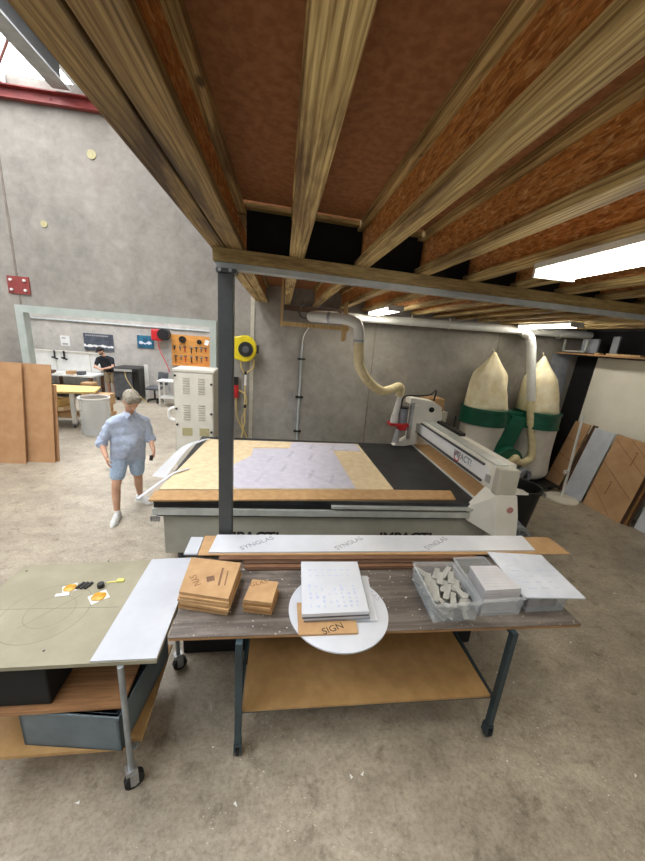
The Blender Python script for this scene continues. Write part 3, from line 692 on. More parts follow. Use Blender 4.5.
# bin, motor, stand
t = thing('bin', (3.68, 4.4, 0), 'black round plastic bin beside the gantry end', 'bin')
g = G(); g.loft([[V((3.68 + r * math.cos(2 * math.pi * i / 36), 4.4 + r * math.sin(2 * math.pi * i / 36), z)) for i in range(36)] for r, z in ((.22, 0), (.30, .62), (.325, .62), (.325, .66), (.295, .66), (.285, .60), (.21, .03))], True)
g.build('tub', 'black', t, smooth=True)
G().box((3.93, 4.17, .56), (3.97, 4.20, .62), (0, 0, .7)).build('handle_lug', 'steel', t)
t = thing('vacuum_pump', (3.3, 3.85, 0), 'grey round-ended pump motor on the floor beside the router', 'motor')
G().cyl((3.26, 3.72, .20), (3.34, 4.1, .20), .16, n=28).build('body', 'greyacr', t, bevel=.015)
g = G().ring((3.25, 3.68, .20), (3.26, 3.72, .20), .165, .12, 28)
for k in range(4):
    a = k * math.pi / 4; g.box((3.255 - .14, 3.69, .192), (3.255 + .14, 3.70, .208), (0, a, 0), (3.255, 3.695, .20))
g.build('fan_cover', 'steel_gv', t)
G().box((3.14, 3.75, 0), (3.46, 4.05, .05)).build('mounting_foot', 'dgrey', t)
t = thing('floor_stand', (5.34, 5.28, 0), 'white pole stand on a round white base by the leaning sheets', 'stand')
G().lathe([(.27, 0), (.275, .02), (.26, .035), (.05, .045), (.03, .06)], (5.34, 5.28, 0), 40).build('base', 'cream', t, smooth=True)
G().cyl((5.34, 5.28, .05), (5.42, 5.40, 1.62), .022, n=14).build('pole', 'pvc', t, smooth=True)
G().box((5.29, 5.30, .50), (5.35, 5.35, .56)).build('clamp', 'white', t)

# right wall: sheets, shelf
def leanx(name, m, y0, y1, xb, xt, h, th, label, cat, grp=None, z0=0, deco=None):
    t = thing(name, (xb, (y0 + y1) / 2, z0), label, cat, grp)
    G().prism([(xb, y0, z0), (xt, y0, z0 + h), (xt + th, y0, z0 + h), (xb + th, y0, z0)], (0, y1 - y0, 0)).build('panel', m, t)
    if deco: deco(t, lambda u, v: V((xb + (xt - xb) * v - .0015, y1 - (y1 - y0) * u, z0 + h * v)))
    return t
tag(G().prism([(6.10, 3.6, 0), (6.19, 3.6, 2.62), (6.215, 3.6, 2.62), (6.125, 3.6, 0)], (0, 2.60, 0)).build('white_sheet', 'ivory', loc=(6.1, 4.9, 0)), 'big cream white sheet standing against the right wall', 'board')
tag(G().prism([(6.06, 6.21, 0), (6.18, 6.21, 2.62), (6.20, 6.21, 2.62), (6.08, 6.21, 0)], (0, .46, 0)).build('black_sheet', 'blackfab', loc=(6.06, 6.4, 0)), 'tall black sheet in the corner behind the dust collector', 'board')
tag(G().prism([(5.55, 6.55, .3), (5.60, 6.66, 2.63), (6.0, 6.66, 2.63), (5.95, 6.55, .3)], (0, .012, 0)).build('grey_sheet', 'greyacr', loc=(5.7, 6.6, .3)), 'pale grey sheet behind the right dust bag against the back wall', 'board')
def dl(t, P):
    g = G()
    def line(u0, v0, u1, v1, w=.006):
        a, b = P(u0, v0), P(u1, v1); d = (b - a).normalized(); n = d.cross(V((1, 0, .25))).normalized() * w
        g._new([a - n, b - n, b + n, a + n], [(0, 1, 2, 3)])
    line(.0, .62, 1, .30); line(.0, .95, 1, .62); line(.0, .3, .7, .02); line(.4, .98, 1, .78)
    for u, v in ((.62, .78), (.40, .34)):
        line(u, v - .10, u + .01, v + .05, .008); line(u - .02, v + .07, u + .03, v + .07, .016)
    g.build('printing', 'kraftl', t)
def dl2(t, P):
    g = G()
    for v in (.75, .5, .27):
        a, b = P(0, v), P(1, v - .06); n = V((0, 0, .006)); g._new([a - n, b - n, b + n, a + n], [(0, 1, 2, 3)])
    g.build('printing', 'kraftl', t)
leanx('kraft_sheet', 'kraftp', 5.70, 6.06, 5.60, 5.95, 1.36, .012, 'narrow brown paper-masked sheet leaning behind the white pole stand', 'board', deco=dl2)
leanx('dark_gap', 'brownd', 5.605, 5.695, 5.66, 5.99, 1.36, .03, 'dark brown strip for shadow and stack edges between the narrow brown and white sheets', 'board')  # dark slab stands in for shadow and dark edges in the gap
leanx('film_sheet', 'filmblue', 5.19, 5.60, 5.66, 5.95, 1.34, .012, 'narrow bluish white sheet leaning against the right wall', 'board')
leanx('dark_gap', 'brownd', 5.08, 5.19, 5.70, 5.99, 1.33, .03, 'dark strip for the shaded gap just behind the wide brown masked sheet', 'board')  # dark slab stands in for the shaded gap beside the sheet
leanx('kraft_sheet', 'kraftp', 4.42, 5.14, 5.66, 5.93, 1.34, .012, 'wide brown paper-masked sheet with diagonal printed lines leaning at right', 'board', deco=dl)
for k, (m, y0) in enumerate((('brownd', 4.39), ('kraft2', 4.36), ('brownd', 4.33))):
    leanx('board', m, y0, 5.05, 5.69 + k * .025, 5.96 + k * .02, 1.32, .012, ['first', 'second', 'third'][k] + ' brown board stacked behind the wide masked sheet', 'board', 'boards behind the wide masked sheet')
leanx('blue_grey_sheet', 'filmblue', 3.7, 4.30, 5.80, 6.03, 1.2, .012, 'blue grey sheet at the right edge behind the brown boards', 'board')
t = thing('wall_shelf', (5.9, 5.0, 2.66), 'long timber shelf high on the right wall above the white sheet', 'shelf')
G().box((5.6, 3.0, 2.645), (6.24, 6.60, 2.672)).build('board', 'ply', t)
for y in (3.6, 5.0, 6.3): G().box((6.22, y, 2.3), (6.25, y + .03, 2.645)).box((5.75, y, 2.62), (6.25, y + .03, 2.645)).build('bracket', 'steel_dk', t)
struct('trim_7', G().box((6.22, 3.0, 2.68), (6.249, 6.66, 3.12)), 'blackfab')
t = thing('folding_frame', (5.8, 6.2, 2.68), 'grey aluminium frame with panels lying on the high shelf', 'frame')
G().box((5.63, 5.95, 2.69), (5.66, 6.5, 2.72)).box((5.63, 5.95, 2.69), (5.66, 5.98, 2.92)).box((5.63, 6.47, 2.69), (5.66, 6.5, 2.92)).build('rail', 'rail', t)
G().box((5.72, 5.80, 2.69), (5.75, 6.15, 2.94)).box((5.86, 5.55, 2.69), (5.89, 5.68, 3.0)).build('panel', 'greyacr', t)
tag(G().box((5.62, 4.9, 2.673), (5.80, 5.5, 2.70)).build('timber_offcut', 'pale'), 'pale timber offcut lying near the middle of the high shelf', 'offcut')
tag(G().box((5.68, 5.70, 2.673), (5.78, 5.79, 2.70)).build('timber_offcut', 'pale'), 'short pale offcut beside the aluminium frame on the high shelf', 'offcut')

# ---------------------------------------------------------------- main worktable
t = wt = thing('work_table', (.7, 2.05, 0), 'long worktable with dusty dark top and lower MDF shelf', 'table')
TZ = .92
G().box((-.56, 1.595, .897), (2.018, 2.55, TZ - .002)).build('edging', 'ply', t)
G().box((-.562, 1.593, TZ - .004), (2.02, 2.552, TZ)).build('tabletop', 'top', t)
def caster(g, x, y, r, w, pl=.045):
    g.use(0).box((x - pl, y - pl, 2 * r + .03), (x + pl, y + pl, 2 * r + .05))
    g.box((x - w / 2 - .012, y - .03, r * .8), (x - w / 2 - .004, y + .03, 2 * r + .03)); g.box((x + w / 2 + .004, y - .03, r * .8), (x + w / 2 + .012, y + .03, 2 * r + .03))
    g.use(1).cyl((x - w / 2, y, r), (x + w / 2, y, r), r, n=20); g.use(0).cyl((x - w / 2 - .014, y, r), (x + w / 2 + .014, y, r), r * .3, n=10); return g
for x in (-.17, 1.535):
    for y in (1.577, 2.20):
        lg = G().box((x - .02, y - .02, .11), (x + .02, y + .02, .897)).build('leg', 'teal', t, bevel=.004)
        caster(G(), x, y, .030, .022, pl=.024).build('caster', ['teal', 'rubber'], lg)
g = G()
for y in (1.612, 2.20): g.box((-.15, y - .01, .306), (1.515, y + .01, .318))
g.box((-.15, 2.19, .86), (1.515, 2.21, .897))
for x in (-.17, 1.535): g.box((x - .012, 1.597, .30), (x + .012, 2.18, .318)).box((x - .012, 1.597, .86), (x + .012, 2.18, .897))
g.build('frame_rail', 'teal', t)
G().slab([(-.148, 1.60), (1.512, 1.60), (1.49, 2.26), (-.148, 2.26)], .318, .336).build('lower_shelf', 'mdfd', t)
tag(G().box((-.70, 2.31, 0), (1.82, 2.52, .62)).build('black_block', 'blackfab', bevel=.01), 'long black block on the floor behind the worktable legs', 'box')  # plain black block behind the lower shelf

# stack of long boards along the back of the table
bl = [('brownd', -.19, 1.40, 2.15, .010, 'dark bottom board of the long stack on the worktable'), ('brownm', -.21, 1.38, 2.165, .007, 'brown second board up in the long stack on the worktable'),
      ('brownd', -.22, 1.42, 2.20, .008, 'dark brown third board up in the long stack on the worktable'), ('brownm', -.40, 1.66, 2.235, .009, 'brown fourth board up in the long stack on the worktable'),
      ('kraft', -.56, 2.54, 2.28, .007, 'longest tan board in the stack, both ends sticking out past the white strip')]
z = TZ
for i, (m, x0, x1, y0, th, lab) in enumerate(bl):
    tag(G().box((x0, y0, z), (x1, 2.52 + i * .003, z + th)).build('long_board', m, loc=((x0 + x1) / 2, 2.4, z)), lab, 'board', 'long boards at the back of the worktable'); z += th + .0005
tag(G().box((-.665, 2.30, .9587 - .012), (-.567, 2.52, .9587)).build('white_offcut', 'whitelam'), 'small white board end left of the long stack', 'offcut')
t = thing('film_covered_board', (.85, 2.4, z), 'long white film-covered strip on top of the stack of boards', 'board')
G().slab([(-.485, 2.295), (2.235, 2.315), (2.27, 2.53), (-.462, 2.53)], z, z + .012).build('board', 'film', t)
g = G()
for x in (-.13, .62, 1.38): g.text('SYNGLAS', .07, (x, 2.412, z + .0125), (1, .62, 0), (-.62, 1, 0), .0003)
g.build('printing', 'ink', t)

# paper-masked blanks
def blank(P4, z, th, m, label, cat='sheet', grp=None, name='masked_blank', txt=None):
    cx = sum(p[0] for p in P4) / 4; cy = sum(p[1] for p in P4) / 4
    t = thing(name, (cx, cy, z), label, cat, grp)
    G().slab(P4, z, z + th).build('sheet', m, t, bevel=.0015)
    if txt: txt(t, z + th + .0004)
    return t
def jit(P, d, ro=.0):
    cx = sum(p[0] for p in P) / 4; cy = sum(p[1] for p in P) / 4; a = random.uniform(-ro, ro); dx, dy = random.uniform(-d, d), random.uniform(-d, d)
    return [(cx + dx + (x - cx) * math.cos(a) - (y - cy) * math.sin(a), cy + dy + (x - cx) * math.sin(a) + (y - cy) * math.cos(a)) for x, y in P]
A = [(-.560, 1.805), (-.255, 1.74), (-.226, 2.08), (-.575, 2.137)]
z = TZ
for k in range(6):
    th = (.020, .019, .020, .017, .019, .020)[k]
    P = jit(A, .008, .03) if k != 2 else jit([(x + .012, y - .012) for x, y in A], .004, .05)
    lab = 'big square kraft-masked blank on top of the left pile' if k == 5 else 'kraft-masked square blank inside the larger pile left on the worktable'
    def tx(t, zz):
        G().text('SYN', .06, (-.49, 1.91, zz), (.6, -1, 0), (1, .6, 0), .0003).build('printing', 'kraftl', t)
        G().box((-.42, 1.90, zz), (-.37, 1.95, zz + .0002), (0, 0, .3)).box((-.34, 1.86, zz), (-.327, 2.03, zz + .0002)).box((-.30, 1.86, zz), (-.292, 2.0, zz + .0002)).build('printing', 'brownm', t)
    blank(P, z, th, 'kraft' if k in (5, 3) else ('kraft2' if k % 2 else 'mdf'), lab, grp='large kraft blanks', txt=tx if k == 5 else None); z += th + .0008
Bq = [(-.168, 1.76), (.005, 1.727), (.044, 1.91), (-.126, 1.94)]
z = TZ
for k in range(5):
    th = .0192
    lab = 'small square kraft-masked blank on top of the right pile' if k == 4 else 'kraft-masked square blank inside the smaller pile on the worktable'
    def tx(t, zz): G().text('GLAS', .05, (-.085, 1.90, zz), (1, .3, 0), (-.3, 1, 0), .0003).build('printing', 'kraftl', t)
    blank(jit(Bq, .007, .05), z, th, ('mdf', 'kraft2', 'mdf', 'kraft2', 'kraft')[k], lab, grp='small kraft blanks', txt=tx if k == 4 else None); z += th + .0008

# white disc with the stack on it
t = thing('round_disc', (.43, 1.765, TZ), 'white round acrylic disc overhanging the front of the worktable', 'disc')
G().cyl((.43, 1.765, TZ + .0003), (.43, 1.765, TZ + .010), .318, n=72).build('disc', 'film', t)
G().text('SYNGLAS', .055, (.66, 1.93, TZ + .0104), (.6, -1, 0), (1, .6, 0), .0002).build('printing', 'inkp', t)
z = TZ + .0104
def tx(t, zz): G().text('SIGN', .062, (.37, 1.60, zz), (1, .35, 0), (-.35, 1, 0), .0003).build('printing', 'black', t)
blank([(.165, 1.565), (.515, 1.565), (.53, 1.80), (.165, 1.81)], z, .012, 'kraft', 'orange-brown masked card poking out under the white stack', 'card', name='masked_card', txt=tx)
z += .0125
S = [(.185, 1.65), (.598, 1.66), (.625, 2.135), (.205, 2.14)]
blank([(.24, 1.672), (.655, 1.645), (.69, 2.05), (.27, 2.08)], z, .004, 'wrap', 'clear wrapped sheet sticking out right of the white stack', name='clear_sheet'); z += .0045
for k in range(3):
    P = jit([(x + (.02, .012, .004)[k], y) for x, y in S], .005, .015)
    blank(P, z, .011, ('greyacr', 'papedge', 'dgrey')[k], ['lowest grey sheet in the stack on the white disc', 'middle pale sheet in the stack on the white disc', 'upper grey sheet just under the white top one'][k], grp='sheets on the white disc', name='acrylic_sheet'); z += .0115
def tx(t, zz):
    g = G(); R = random.Random(3)
    for r in range(2):
        for k in range(7): g.box((.25 + k * .045, 1.98 + r * .06, zz), (.25 + k * .045 + R.uniform(.01, .035), 1.99 + r * .06, zz + .0002))
    for k in range(8):
        for r in range(6):
            if R.random() < .75: g.box((.24 + k * .042, 1.70 + r * .035, zz), (.24 + k * .042 + R.uniform(.006, .02), 1.70 + r * .035 + R.uniform(.008, .028), zz + .0002))
    g.build('print_pattern', 'inkb', t)
blank(S, z, .022, 'film', 'white film-covered sheet topping the stack on the round disc', name='acrylic_sheet', txt=tx)

# plastic tubs
def tub(P, zt, label, m='clear'):
    cx = sum(p[0] for p in P) / 4; cy = sum(p[1] for p in P) / 4
    t = thing('plastic_tub', (cx, cy, TZ), label, 'tub', 'clear plastic tubs on the worktable')
    def ins(k, z): return [V((cx + (x - cx) * k, cy + (y - cy) * k, z)) for x, y in P]
    g = G(); g.loft([ins(.95, TZ + .001), ins(.995, zt - .012), ins(.97, zt - .012), ins(.92, TZ + .005)], True)
    g.build('body', m, t, bevel=.006)
    g = G(); a, b = ins(1.03, zt - .012), ins(1.03, zt); c, d = ins(.965, zt), ins(.965, zt - .012); g.loft([a, b, c, d, a], False)
    g.build('rim', m, t)
    return t, cx, cy
T1 = [(1.005, 1.627), (1.318, 1.642), (1.318, 2.035), (1.018, 2.04)]
tub(T1, 1.068, 'clear tub full of loose grey strips, nearest the paper stack')
R = random.Random(11)
for k in range(45):
    lay = k // 15; q = k % 15
    w, l = R.uniform(.034, .05), R.uniform(.12, .16); a = (1.2, .55, .95)[lay] + R.uniform(-.25, .25)
    if q in (0, 5, 12): a = 1.9 + R.uniform(-.3, .3)
    cx = 1.080 + (q % 3) * .082 + R.uniform(-.008, .008); cy = 1.712 + (q // 3) * .064 + R.uniform(-.006, .006); zz = TZ + .018 + lay * .040 + (q % 3) * .006 + (q // 3 % 2) * .008
    o = G().box((-l / 2, -w / 2, 0), (l / 2, w / 2, .005)).build('strip_offcut', 'greymetal')
    o.location = (cx, cy, zz); o.rotation_euler = (R.uniform(-.16, .16), R.uniform(-.06, .06), a)
    tag(o, 'grey plastic strip offcut jumbled in the tub nearest the paper stack', 'offcut', 'grey strips in the tub')
T2 = [(1.342, 1.665), (1.652, 1.68), (1.612, 2.105), (1.362, 2.095)]
tub(T2, 1.062, 'clear tub in the middle holding an upright wad of printed paper')
g = G(); z = TZ + .008
for k in range(10):
    P = jit([(1.36, 1.715), (1.665, 1.73), (1.635, 1.985), (1.395, 1.985)], .003)
    k_ = .90
    P = [(1.493 + (x - 1.51) * .86, 1.822 + (y - 1.86) * .9) for x, y in P]
    tag(G().slab(P, z, z + .0182).build('paper_bundle', 'papedge' if k < 9 else 'filmgrey', loc=(1.49, 1.82, z)), 'pale paper bundle topping the pile in the middle tub' if k == 9 else 'pale paper bundle inside the pile in the middle tub', 'paper', 'paper bundles in the middle tub'); z += .0185
o = [x for x in bpy.data.objects if x.get('label') == 'pale paper bundle topping the pile in the middle tub'][0]
g = G(); R = random.Random(5)
for r in range(7):
    x = 1.395
    while x < 1.59:
        w = R.uniform(.006, .02); g.box((x, 1.725 + r * .029, z - .0002), (x + w, 1.7295 + r * .029, z)); x += w + .006
g.build('print_pattern', 'inkp', o)
T3 = [(1.695, 1.69), (1.99, 1.70), (2.0, 2.06), (1.70, 2.06)]
tub(T3, 1.052, 'clear tub beneath the wide white sheet at the table corner')
for k in range(6):
    for j in range(2): 
        o = tag(G().box((1.735 + j * .115, 1.745, TZ + .007 + k * .0185), (1.84 + j * .115, 2.02, TZ + .0250 + k * .0185)).build('brown_block', 'brownm'), 'dark brown block inside the tub beneath the white sheet', 'block', 'brown blocks in the corner tub')
def tx(t, zz):
    g = G(); R = random.Random(8)
    for r in range(7):
        for k in range(4):
            if R.random() < .5: g.box((1.73 + k * .1, 1.76 + r * .06, zz), (1.73 + k * .1 + R.uniform(.02, .07), 1.768 + r * .06, zz + .0002))
    g.build('print_pattern', 'inkb', t)
blank([(1.642, 1.685), (2.075, 1.665), (2.12, 2.13), (1.682, 2.17)], 1.0525, .008, 'filmblue', 'wide bluish white sheet lying over the corner tub', name='acrylic_sheet', txt=tx)

# ---------------------------------------------------------------- cart at left
t = thing('work_cart', (-1.25, 1.9, 0), 'wheeled cart with grey-green top at the left of the worktable', 'cart')
CT = .92
G().slab([(-1.705, 1.447), (-.577, 1.461), (-.577, 2.302), (-1.705, 2.225)], .898, CT).build('top', 'olive', t, bevel=.002)
G().slab([(-1.68, 1.465), (-.775, 1.475), (-.79, 2.18), (-1.68, 2.16)], .578, .60).build('middle_shelf', 'plyr', t)
G().slab([(-1.68, 1.455), (-.773, 1.46), (-.773, 1.50), (-.70, 1.50), (-.72, 2.12), (-1.68, 2.12)], .285, .306).build('bottom_shelf', 'mdfd', t)
for x, y in ((-.752, 1.455), (-.70, 2.18), (-1.60, 1.455), (-1.60, 2.12)):
    lg = G().cyl((x, y, .15), (x, y, .898), .016, n=12).build('leg', 'steel_gv', t, smooth=True)
    g = G(); g.use(0).box((x - .026, y - .03, .12), (x + .026, y + .03, .15)); g.box((x - .03, y - .012, .04), (x - .022, y + .03, .125)).box((x + .022, y - .012, .04), (x + .03, y + .03, .125))
    g.use(1).cyl((x - .018, y + .01, .052), (x + .018, y + .01, .052), .052, n=24); g.use(0).cyl((x - .034, y + .01, .052), (x + .034, y + .01, .052), .014, n=10)
    bmesh.ops.rotate(g.bm, verts=list(g.bm.verts), cent=(x, y, 0), matrix=Matrix.Rotation(-1.0, 3, 'Z'))
    g.build('caster', ['chrome', 'rubber'], lg)
g = G()
g.box((-1.60, 2.10, .87), (-.70, 2.12, .898)).build('frame_rail', 'steel_gv', t)
for x in (-.735, -1.60): G().box((x - .012, 1.47, .268), (x + .012, 2.15, .285)).build('frame_rail', 'steel_gv', t)
arcs = arc(-1.31, 1.805, .225, 0, 2 * math.pi, CT + .0006, .0045, 64); arcs.build('pencil_circle', 'pencil', t)
g = arc(-1.29, 1.81, .125, 0, 2 * math.pi, CT + .0006, .0035, 48); g.build('pencil_circle', 'pencil', t)
G().box((-1.6, 1.829, CT), (-.92, 1.832, CT + .0006)).box((-1.45, 1.815, CT), (-1.12, 1.818, CT + .0006), (0, 0, .9)).build('pencil_line', 'pencil', t)
g = G()
for x, y in ((-1.16, 1.54), (-1.18, 2.27), (-1.653, 2.17)): g.cyl((x, y, CT), (x, y, CT + .001), .006, n=10)
g.build('screw', 'black', t)
tag(G().slab([(-.899, 1.462), (-.579, 1.465), (-.579, 2.300), (-.885, 2.279)], CT + .0004, CT + .008).build('white_strip', 'whitelam'), 'wide white strip lying along the right edge of the cart', 'board')
t = thing('storage_crate', (-1.02, 1.78, .306), 'slate grey plastic crate on the bottom shelf of the cart', 'crate')
g = G(); z0, z1 = .3065, .566
cw, cd = V((.9925, -.122, 0)), V((.122, .9925, 0)); c0 = V((-1.315, 1.508, 0)); CW, CD = .535, .58
def cr(u, v): p = c0 + cw * u + cd * v; return (p.x, p.y)
def crb(u0, u1, v0, v1, a, b): g.slab([cr(u0, v0), cr(u1, v0), cr(u1, v1), cr(u0, v1)], a, b)
crb(0, CW, 0, CD, z0, z0 + .01); crb(0, CW, 0, .014, z0, z1); crb(0, CW, CD - .014, CD, z0, z1); crb(0, .014, 0, CD, z0, z1); crb(CW - .014, CW, 0, CD, z0, z1)
g.build('body', 'crate', t)
g = G()
crb(-.008, CW + .008, -.008, .016, z1 - .02, z1); crb(-.008, CW + .008, CD - .016, CD + .008, z1 - .02, z1); crb(-.008, .016, 0, CD, z1 - .02, z1); crb(CW - .016, CW + .008, 0, CD, z1 - .02, z1)
g.build('rim', 'crate', t, bevel=.004)
tag(G().box((-1.18, 1.60, .317), (-.98, 1.95, .54)).build('wood_block', 'brownd', bevel=.005), 'dark brown wooden block inside the grey crate', 'block')
tag(G().box((-1.66, 1.50, .601), (-1.14, 2.06, .86)).build('tool_case', 'blackfab', bevel=.01), 'black case on the middle shelf of the cart', 'case')
# small things on the cart
def packet(x, y, w, l, a, label):
    t = thing('film_packet', (x, y, CT), label, 'packet')
    o = G().box((x - w / 2, y - l / 2, CT + .0004), (x + w / 2, y + l / 2, CT + .003), (0, 0, a)).build('card', 'pap', t)
    g = G(); g.hull([((x - w * .22, y, CT + .006), (.018, l * .42, .006)), ((x + w * .22, y, CT + .006), (.018, l * .42, .006))], 10); 
    g.build('film', 'amber', t, smooth=True)
packet(-1.075, 1.915, .10, .085, .7, 'amber film packet, the larger one nearer the white strip')
packet(-1.285, 1.995, .08, .075, .5, 'amber film packet, the smaller one near the black clips')
tag(G().box((-1.335, 1.925, CT + .0004), (-1.26, 1.948, CT + .006), (0, 0, .12)).build('white_tab', 'pap'), 'small white tab below the smaller amber packet', 'tab')
for k, x in enumerate((-1.235, -1.21, -1.185)):
    tag(G().box((x - .008, 1.985, CT + .0004), (x + .008, 2.045, CT + .012), (0, 0, -.35)).build('black_clip', 'black'), 'small black clip beside the smaller amber packet, %s from the left' % ORD[k], 'clip', 'black clips on the cart')
t = thing('stopper', (-1.105, 2.005, CT), 'small black round stopper standing on the cart', 'stopper')
G().cyl((-1.105, 2.005, CT + .0004), (-1.105, 2.005, CT + .03), .021, n=20).build('body', 'black', t, bevel=.003)
t = thing('yellow_key', (-1.03, 2.06, CT), 'little pale yellow plastic tag beside the black stopper', 'tag')
G().box((-1.03, 2.045, CT + .0004), (-.985, 2.07, CT + .014)).build('tag', 'lemon', t, bevel=.003)
G().box((-1.085, 2.043, CT + .0004), (-1.03, 2.051, CT + .006), (0, 0, .2)).build('stem', 'lemon', t)
# scraps on the floor
R = random.Random(21); pos = [(-1.02, 1.40), (-.33, 1.62)] + [(R.uniform(1.9, 4.6), R.uniform(1.2, 3.4)) for _ in range(26)] + [(R.uniform(-.2, 1.6), R.uniform(1.3, 1.6)) for _ in range(5)]
for x, y in pos:
    s = R.uniform(.006, .016)
    o = G().prism([(-s, -s * .5, 0), (s, -s * .3, 0), (s * .4, s * .7, 0)], (0, 0, .002)).build('floor_scrap', 'pap'); o.location = (x, y, .0005); o.rotation_euler.z = R.uniform(0, 6)
    tag(o, 'tiny pale plastic scrap lying on the concrete floor', 'scrap', 'scraps on the floor')

# ---------------------------------------------------------------- workshop beyond the doorway
tag(G().cyl((-10, 13.37, 2.47), (-1.05, 13.37, 2.47), .03, n=10).build('wall_pipe', 'steel_pale'), 'thin grey pipe running along the far workshop wall', 'pipe')
def picture(x0, x1, z0, z1, m, label, deco):
    t = thing('wall_picture', ((x0 + x1) / 2, 13.38, z0), label, 'picture')
    G().box((x0, 13.36, z0), (x1, 13.399, z1)).build('panel', m, t); deco(t, x0, x1, z0, z1)
def d1(t, x0, x1, z0, z1):
    g = G(); n = 24; R = random.Random(2)
    up = [(x0 + (x1 - x0) * i / n, 13.357, z0 + .16 + R.uniform(.0, .05)) for i in range(n + 1)]; lo = [(x0 + (x1 - x0) * i / n, 13.357, z0 + .12 + R.uniform(-.03, .01)) for i in range(n + 1)]
    g._new([V(p) for p in up + lo], [(i, i + 1, n + 2 + i, n + 1 + i) for i in range(n)]); g.build('white_band', 'pap', t)
    g = G()
    for k in range(11): g.box((x0 + .08 + k * .07, 13.352, z1 - .09), (x0 + .125 + k * .07, 13.359, z1 - .05))
    g.build('heading_marks', 'grey', t)
def d2(t, x0, x1, z0, z1):
    g = G(); n = 20
    up = [V((x0 + .06 + (x1 - x0 - .12) * i / n, 13.357, z0 + .21 + .035 * math.sin(i * .5))) for i in range(n + 1)]; lo = [V((p.x, p.y, z0 + .14 + .015 * math.cos(i))) for i, p in enumerate(up)]
    g._new(up + lo, [(i, i + 1, n + 2 + i, n + 1 + i) for i in range(n)]); g.build('pale_streak', 'filmblue', t)
picture(-7.0, -6.02, 1.52, 2.10, 'slate', 'dark slate picture with a white band on the far wall', d1)
picture(-5.20, -4.64, 1.72, 2.16, 'blue', 'small blue picture with a pale streak on the far wall', d2)
t = thing('notice', (-7.65, 13.38, 1.6), 'white paper notice on the far wall left of the slate picture', 'notice')
G().box((-7.78, 13.385, 1.60), (-7.48, 13.4, 1.95)).build('sheet', 'pap', t); G().box((-7.72, 13.38, 1.64), (-7.55, 13.386, 1.70)).box((-7.72, 13.38, 1.85), (-7.6, 13.386, 1.89)).build('printing', 'grey', t)
tag(G().box((-9.35, 13.3, 2.52), (-9.05, 13.4, 2.88)).build('junction_box', 'lemon'), 'beige junction box high on the far workshop wall', 'box')
tag(G().box((-3.18-1.02, 13.385, .0), (-3.18-.98, 13.399, 4)).build('cable_trunking', 'steel_pale'), 'upright grey cable trunking left of the pegboard', 'trunking')
t = thing('hose_reel', (-4.35, 13.3, 2.2), 'red hose reel with black hub on the far workshop wall', 'hose reel')
G().box((-4.62, 13.05, 2.02), (-4.22, 13.3, 2.42)).build('case', 'redp', t, bevel=.05)
G().cyl((-4.20, 13.04, 2.25), (-4.20, 13.3, 2.25), .2, n=28).build('hub', 'black', t)
G().box((-4.5, 13.3, 2.1), (-4.25, 13.399, 2.4)).build('bracket', 'dgrey', t)
G().tube([(-4.40, 13.1, 2.03), (-4.28, 12.9, 1.7), (-4.05, 12.7, 1.35), (-3.85, 12.5, 1.0)], .015, 6).build('hose', 'redp', t)
t = thing('pegboard', (-3.3, 13.38, 1.2), 'orange timber tool board on the far workshop wall', 'tool board')
G().box((-4.02, 13.365, 1.22), (-2.45, 13.399, 2.28)).build('panel', 'peg', t)
G().box((-4.0, 13.2, 1.18), (-2.45, 13.36, 1.22)).build('ledge', 'peg', t)
for k, (x, z, r) in enumerate(((-3.62, 2.12, .12), (-3.03, 2.07, .08))):
    tag(G().ring((x, 13.28, z), (x, 13.36, z), r, r * .35, 28).build('tape_roll', 'black'), ['larger', 'smaller'][k] + ' black roll hanging on the orange tool board', 'roll')
tag(G().box((-2.84, 13.345, 1.97), (-2.70, 13.36, 2.16), (0, .3, 0)).build('paper_card', 'pap'), 'white card tilted on the orange tool board', 'card')
R = random.Random(4); n = 0
for r, zz in enumerate((1.86, 1.52)):
    for k in range(8):
        x = -3.9 + k * .185 + R.uniform(-.03, .03); L = R.uniform(.12, .24)
        t = thing('hand_tool', (x, 13.34, zz), 'dark hand tool hanging on the orange board, %s row, %s from its left' % (('upper', 'lower')[r], ORD[k]), 'tool', 'tools on the orange board')
        G().box((x - .014, 13.33, zz - L), (x + .014, 13.355, zz)).build('handle', ('black', 'dgrey', 'redp', 'black')[k % 4], t)
        G().box((x - .045, 13.33, zz - .02), (x + .045, 13.355, zz + .03)).build('head', ('dgrey', 'steel')[k % 2], t)
# white wall panel and bench behind
t = thing('display_board', (-7.6, 12.95, .0), 'long white panelled board standing behind the far bench', 'board')
G().box((-9.3, 12.96, .66), (-6.35, 13.0, 1.44)).build('panel', 'white', t)
for x in (-9.2, -7.8, -6.5): G().box((x, 12.96, 0), (x + .05, 13.0, .66)).build('leg', 'white', t)
g = G()
for x in (-8.55, -7.75, -6.65): g.box((x, 12.945, .68), (x + .02, 12.96, 1.42))
g.build('divider', 'cream_d', t)
G().box((-9.3, 12.93, 1.42), (-6.35, 13.02, 1.46)).build('top_edge', 'cream', t)
for k, x in enumerate((-8.6, -7.75, -7.45)):
    t = thing('spring_clamp', (x, 12.9, 1.3), 'black spring clamp on the white board top, %s from the left' % ORD[k], 'clamp', 'clamps on the white board')
    G().box((x - .02, 12.90, 1.18), (x + .02, 12.93, 1.46)).build('jaw', 'black', t); G().box((x - .10, 12.89, 1.18), (x + .10, 12.92, 1.23), (0, .3, 0)).build('handle', 'black', t)
t = thing('far_bench', (-7.3, 12.4, 0), 'cluttered timber workbench below the white panelled board', 'bench')
G().box((-9.2, 12.05, .72), (-6.15, 12.9, .77)).build('top', 'white', t)
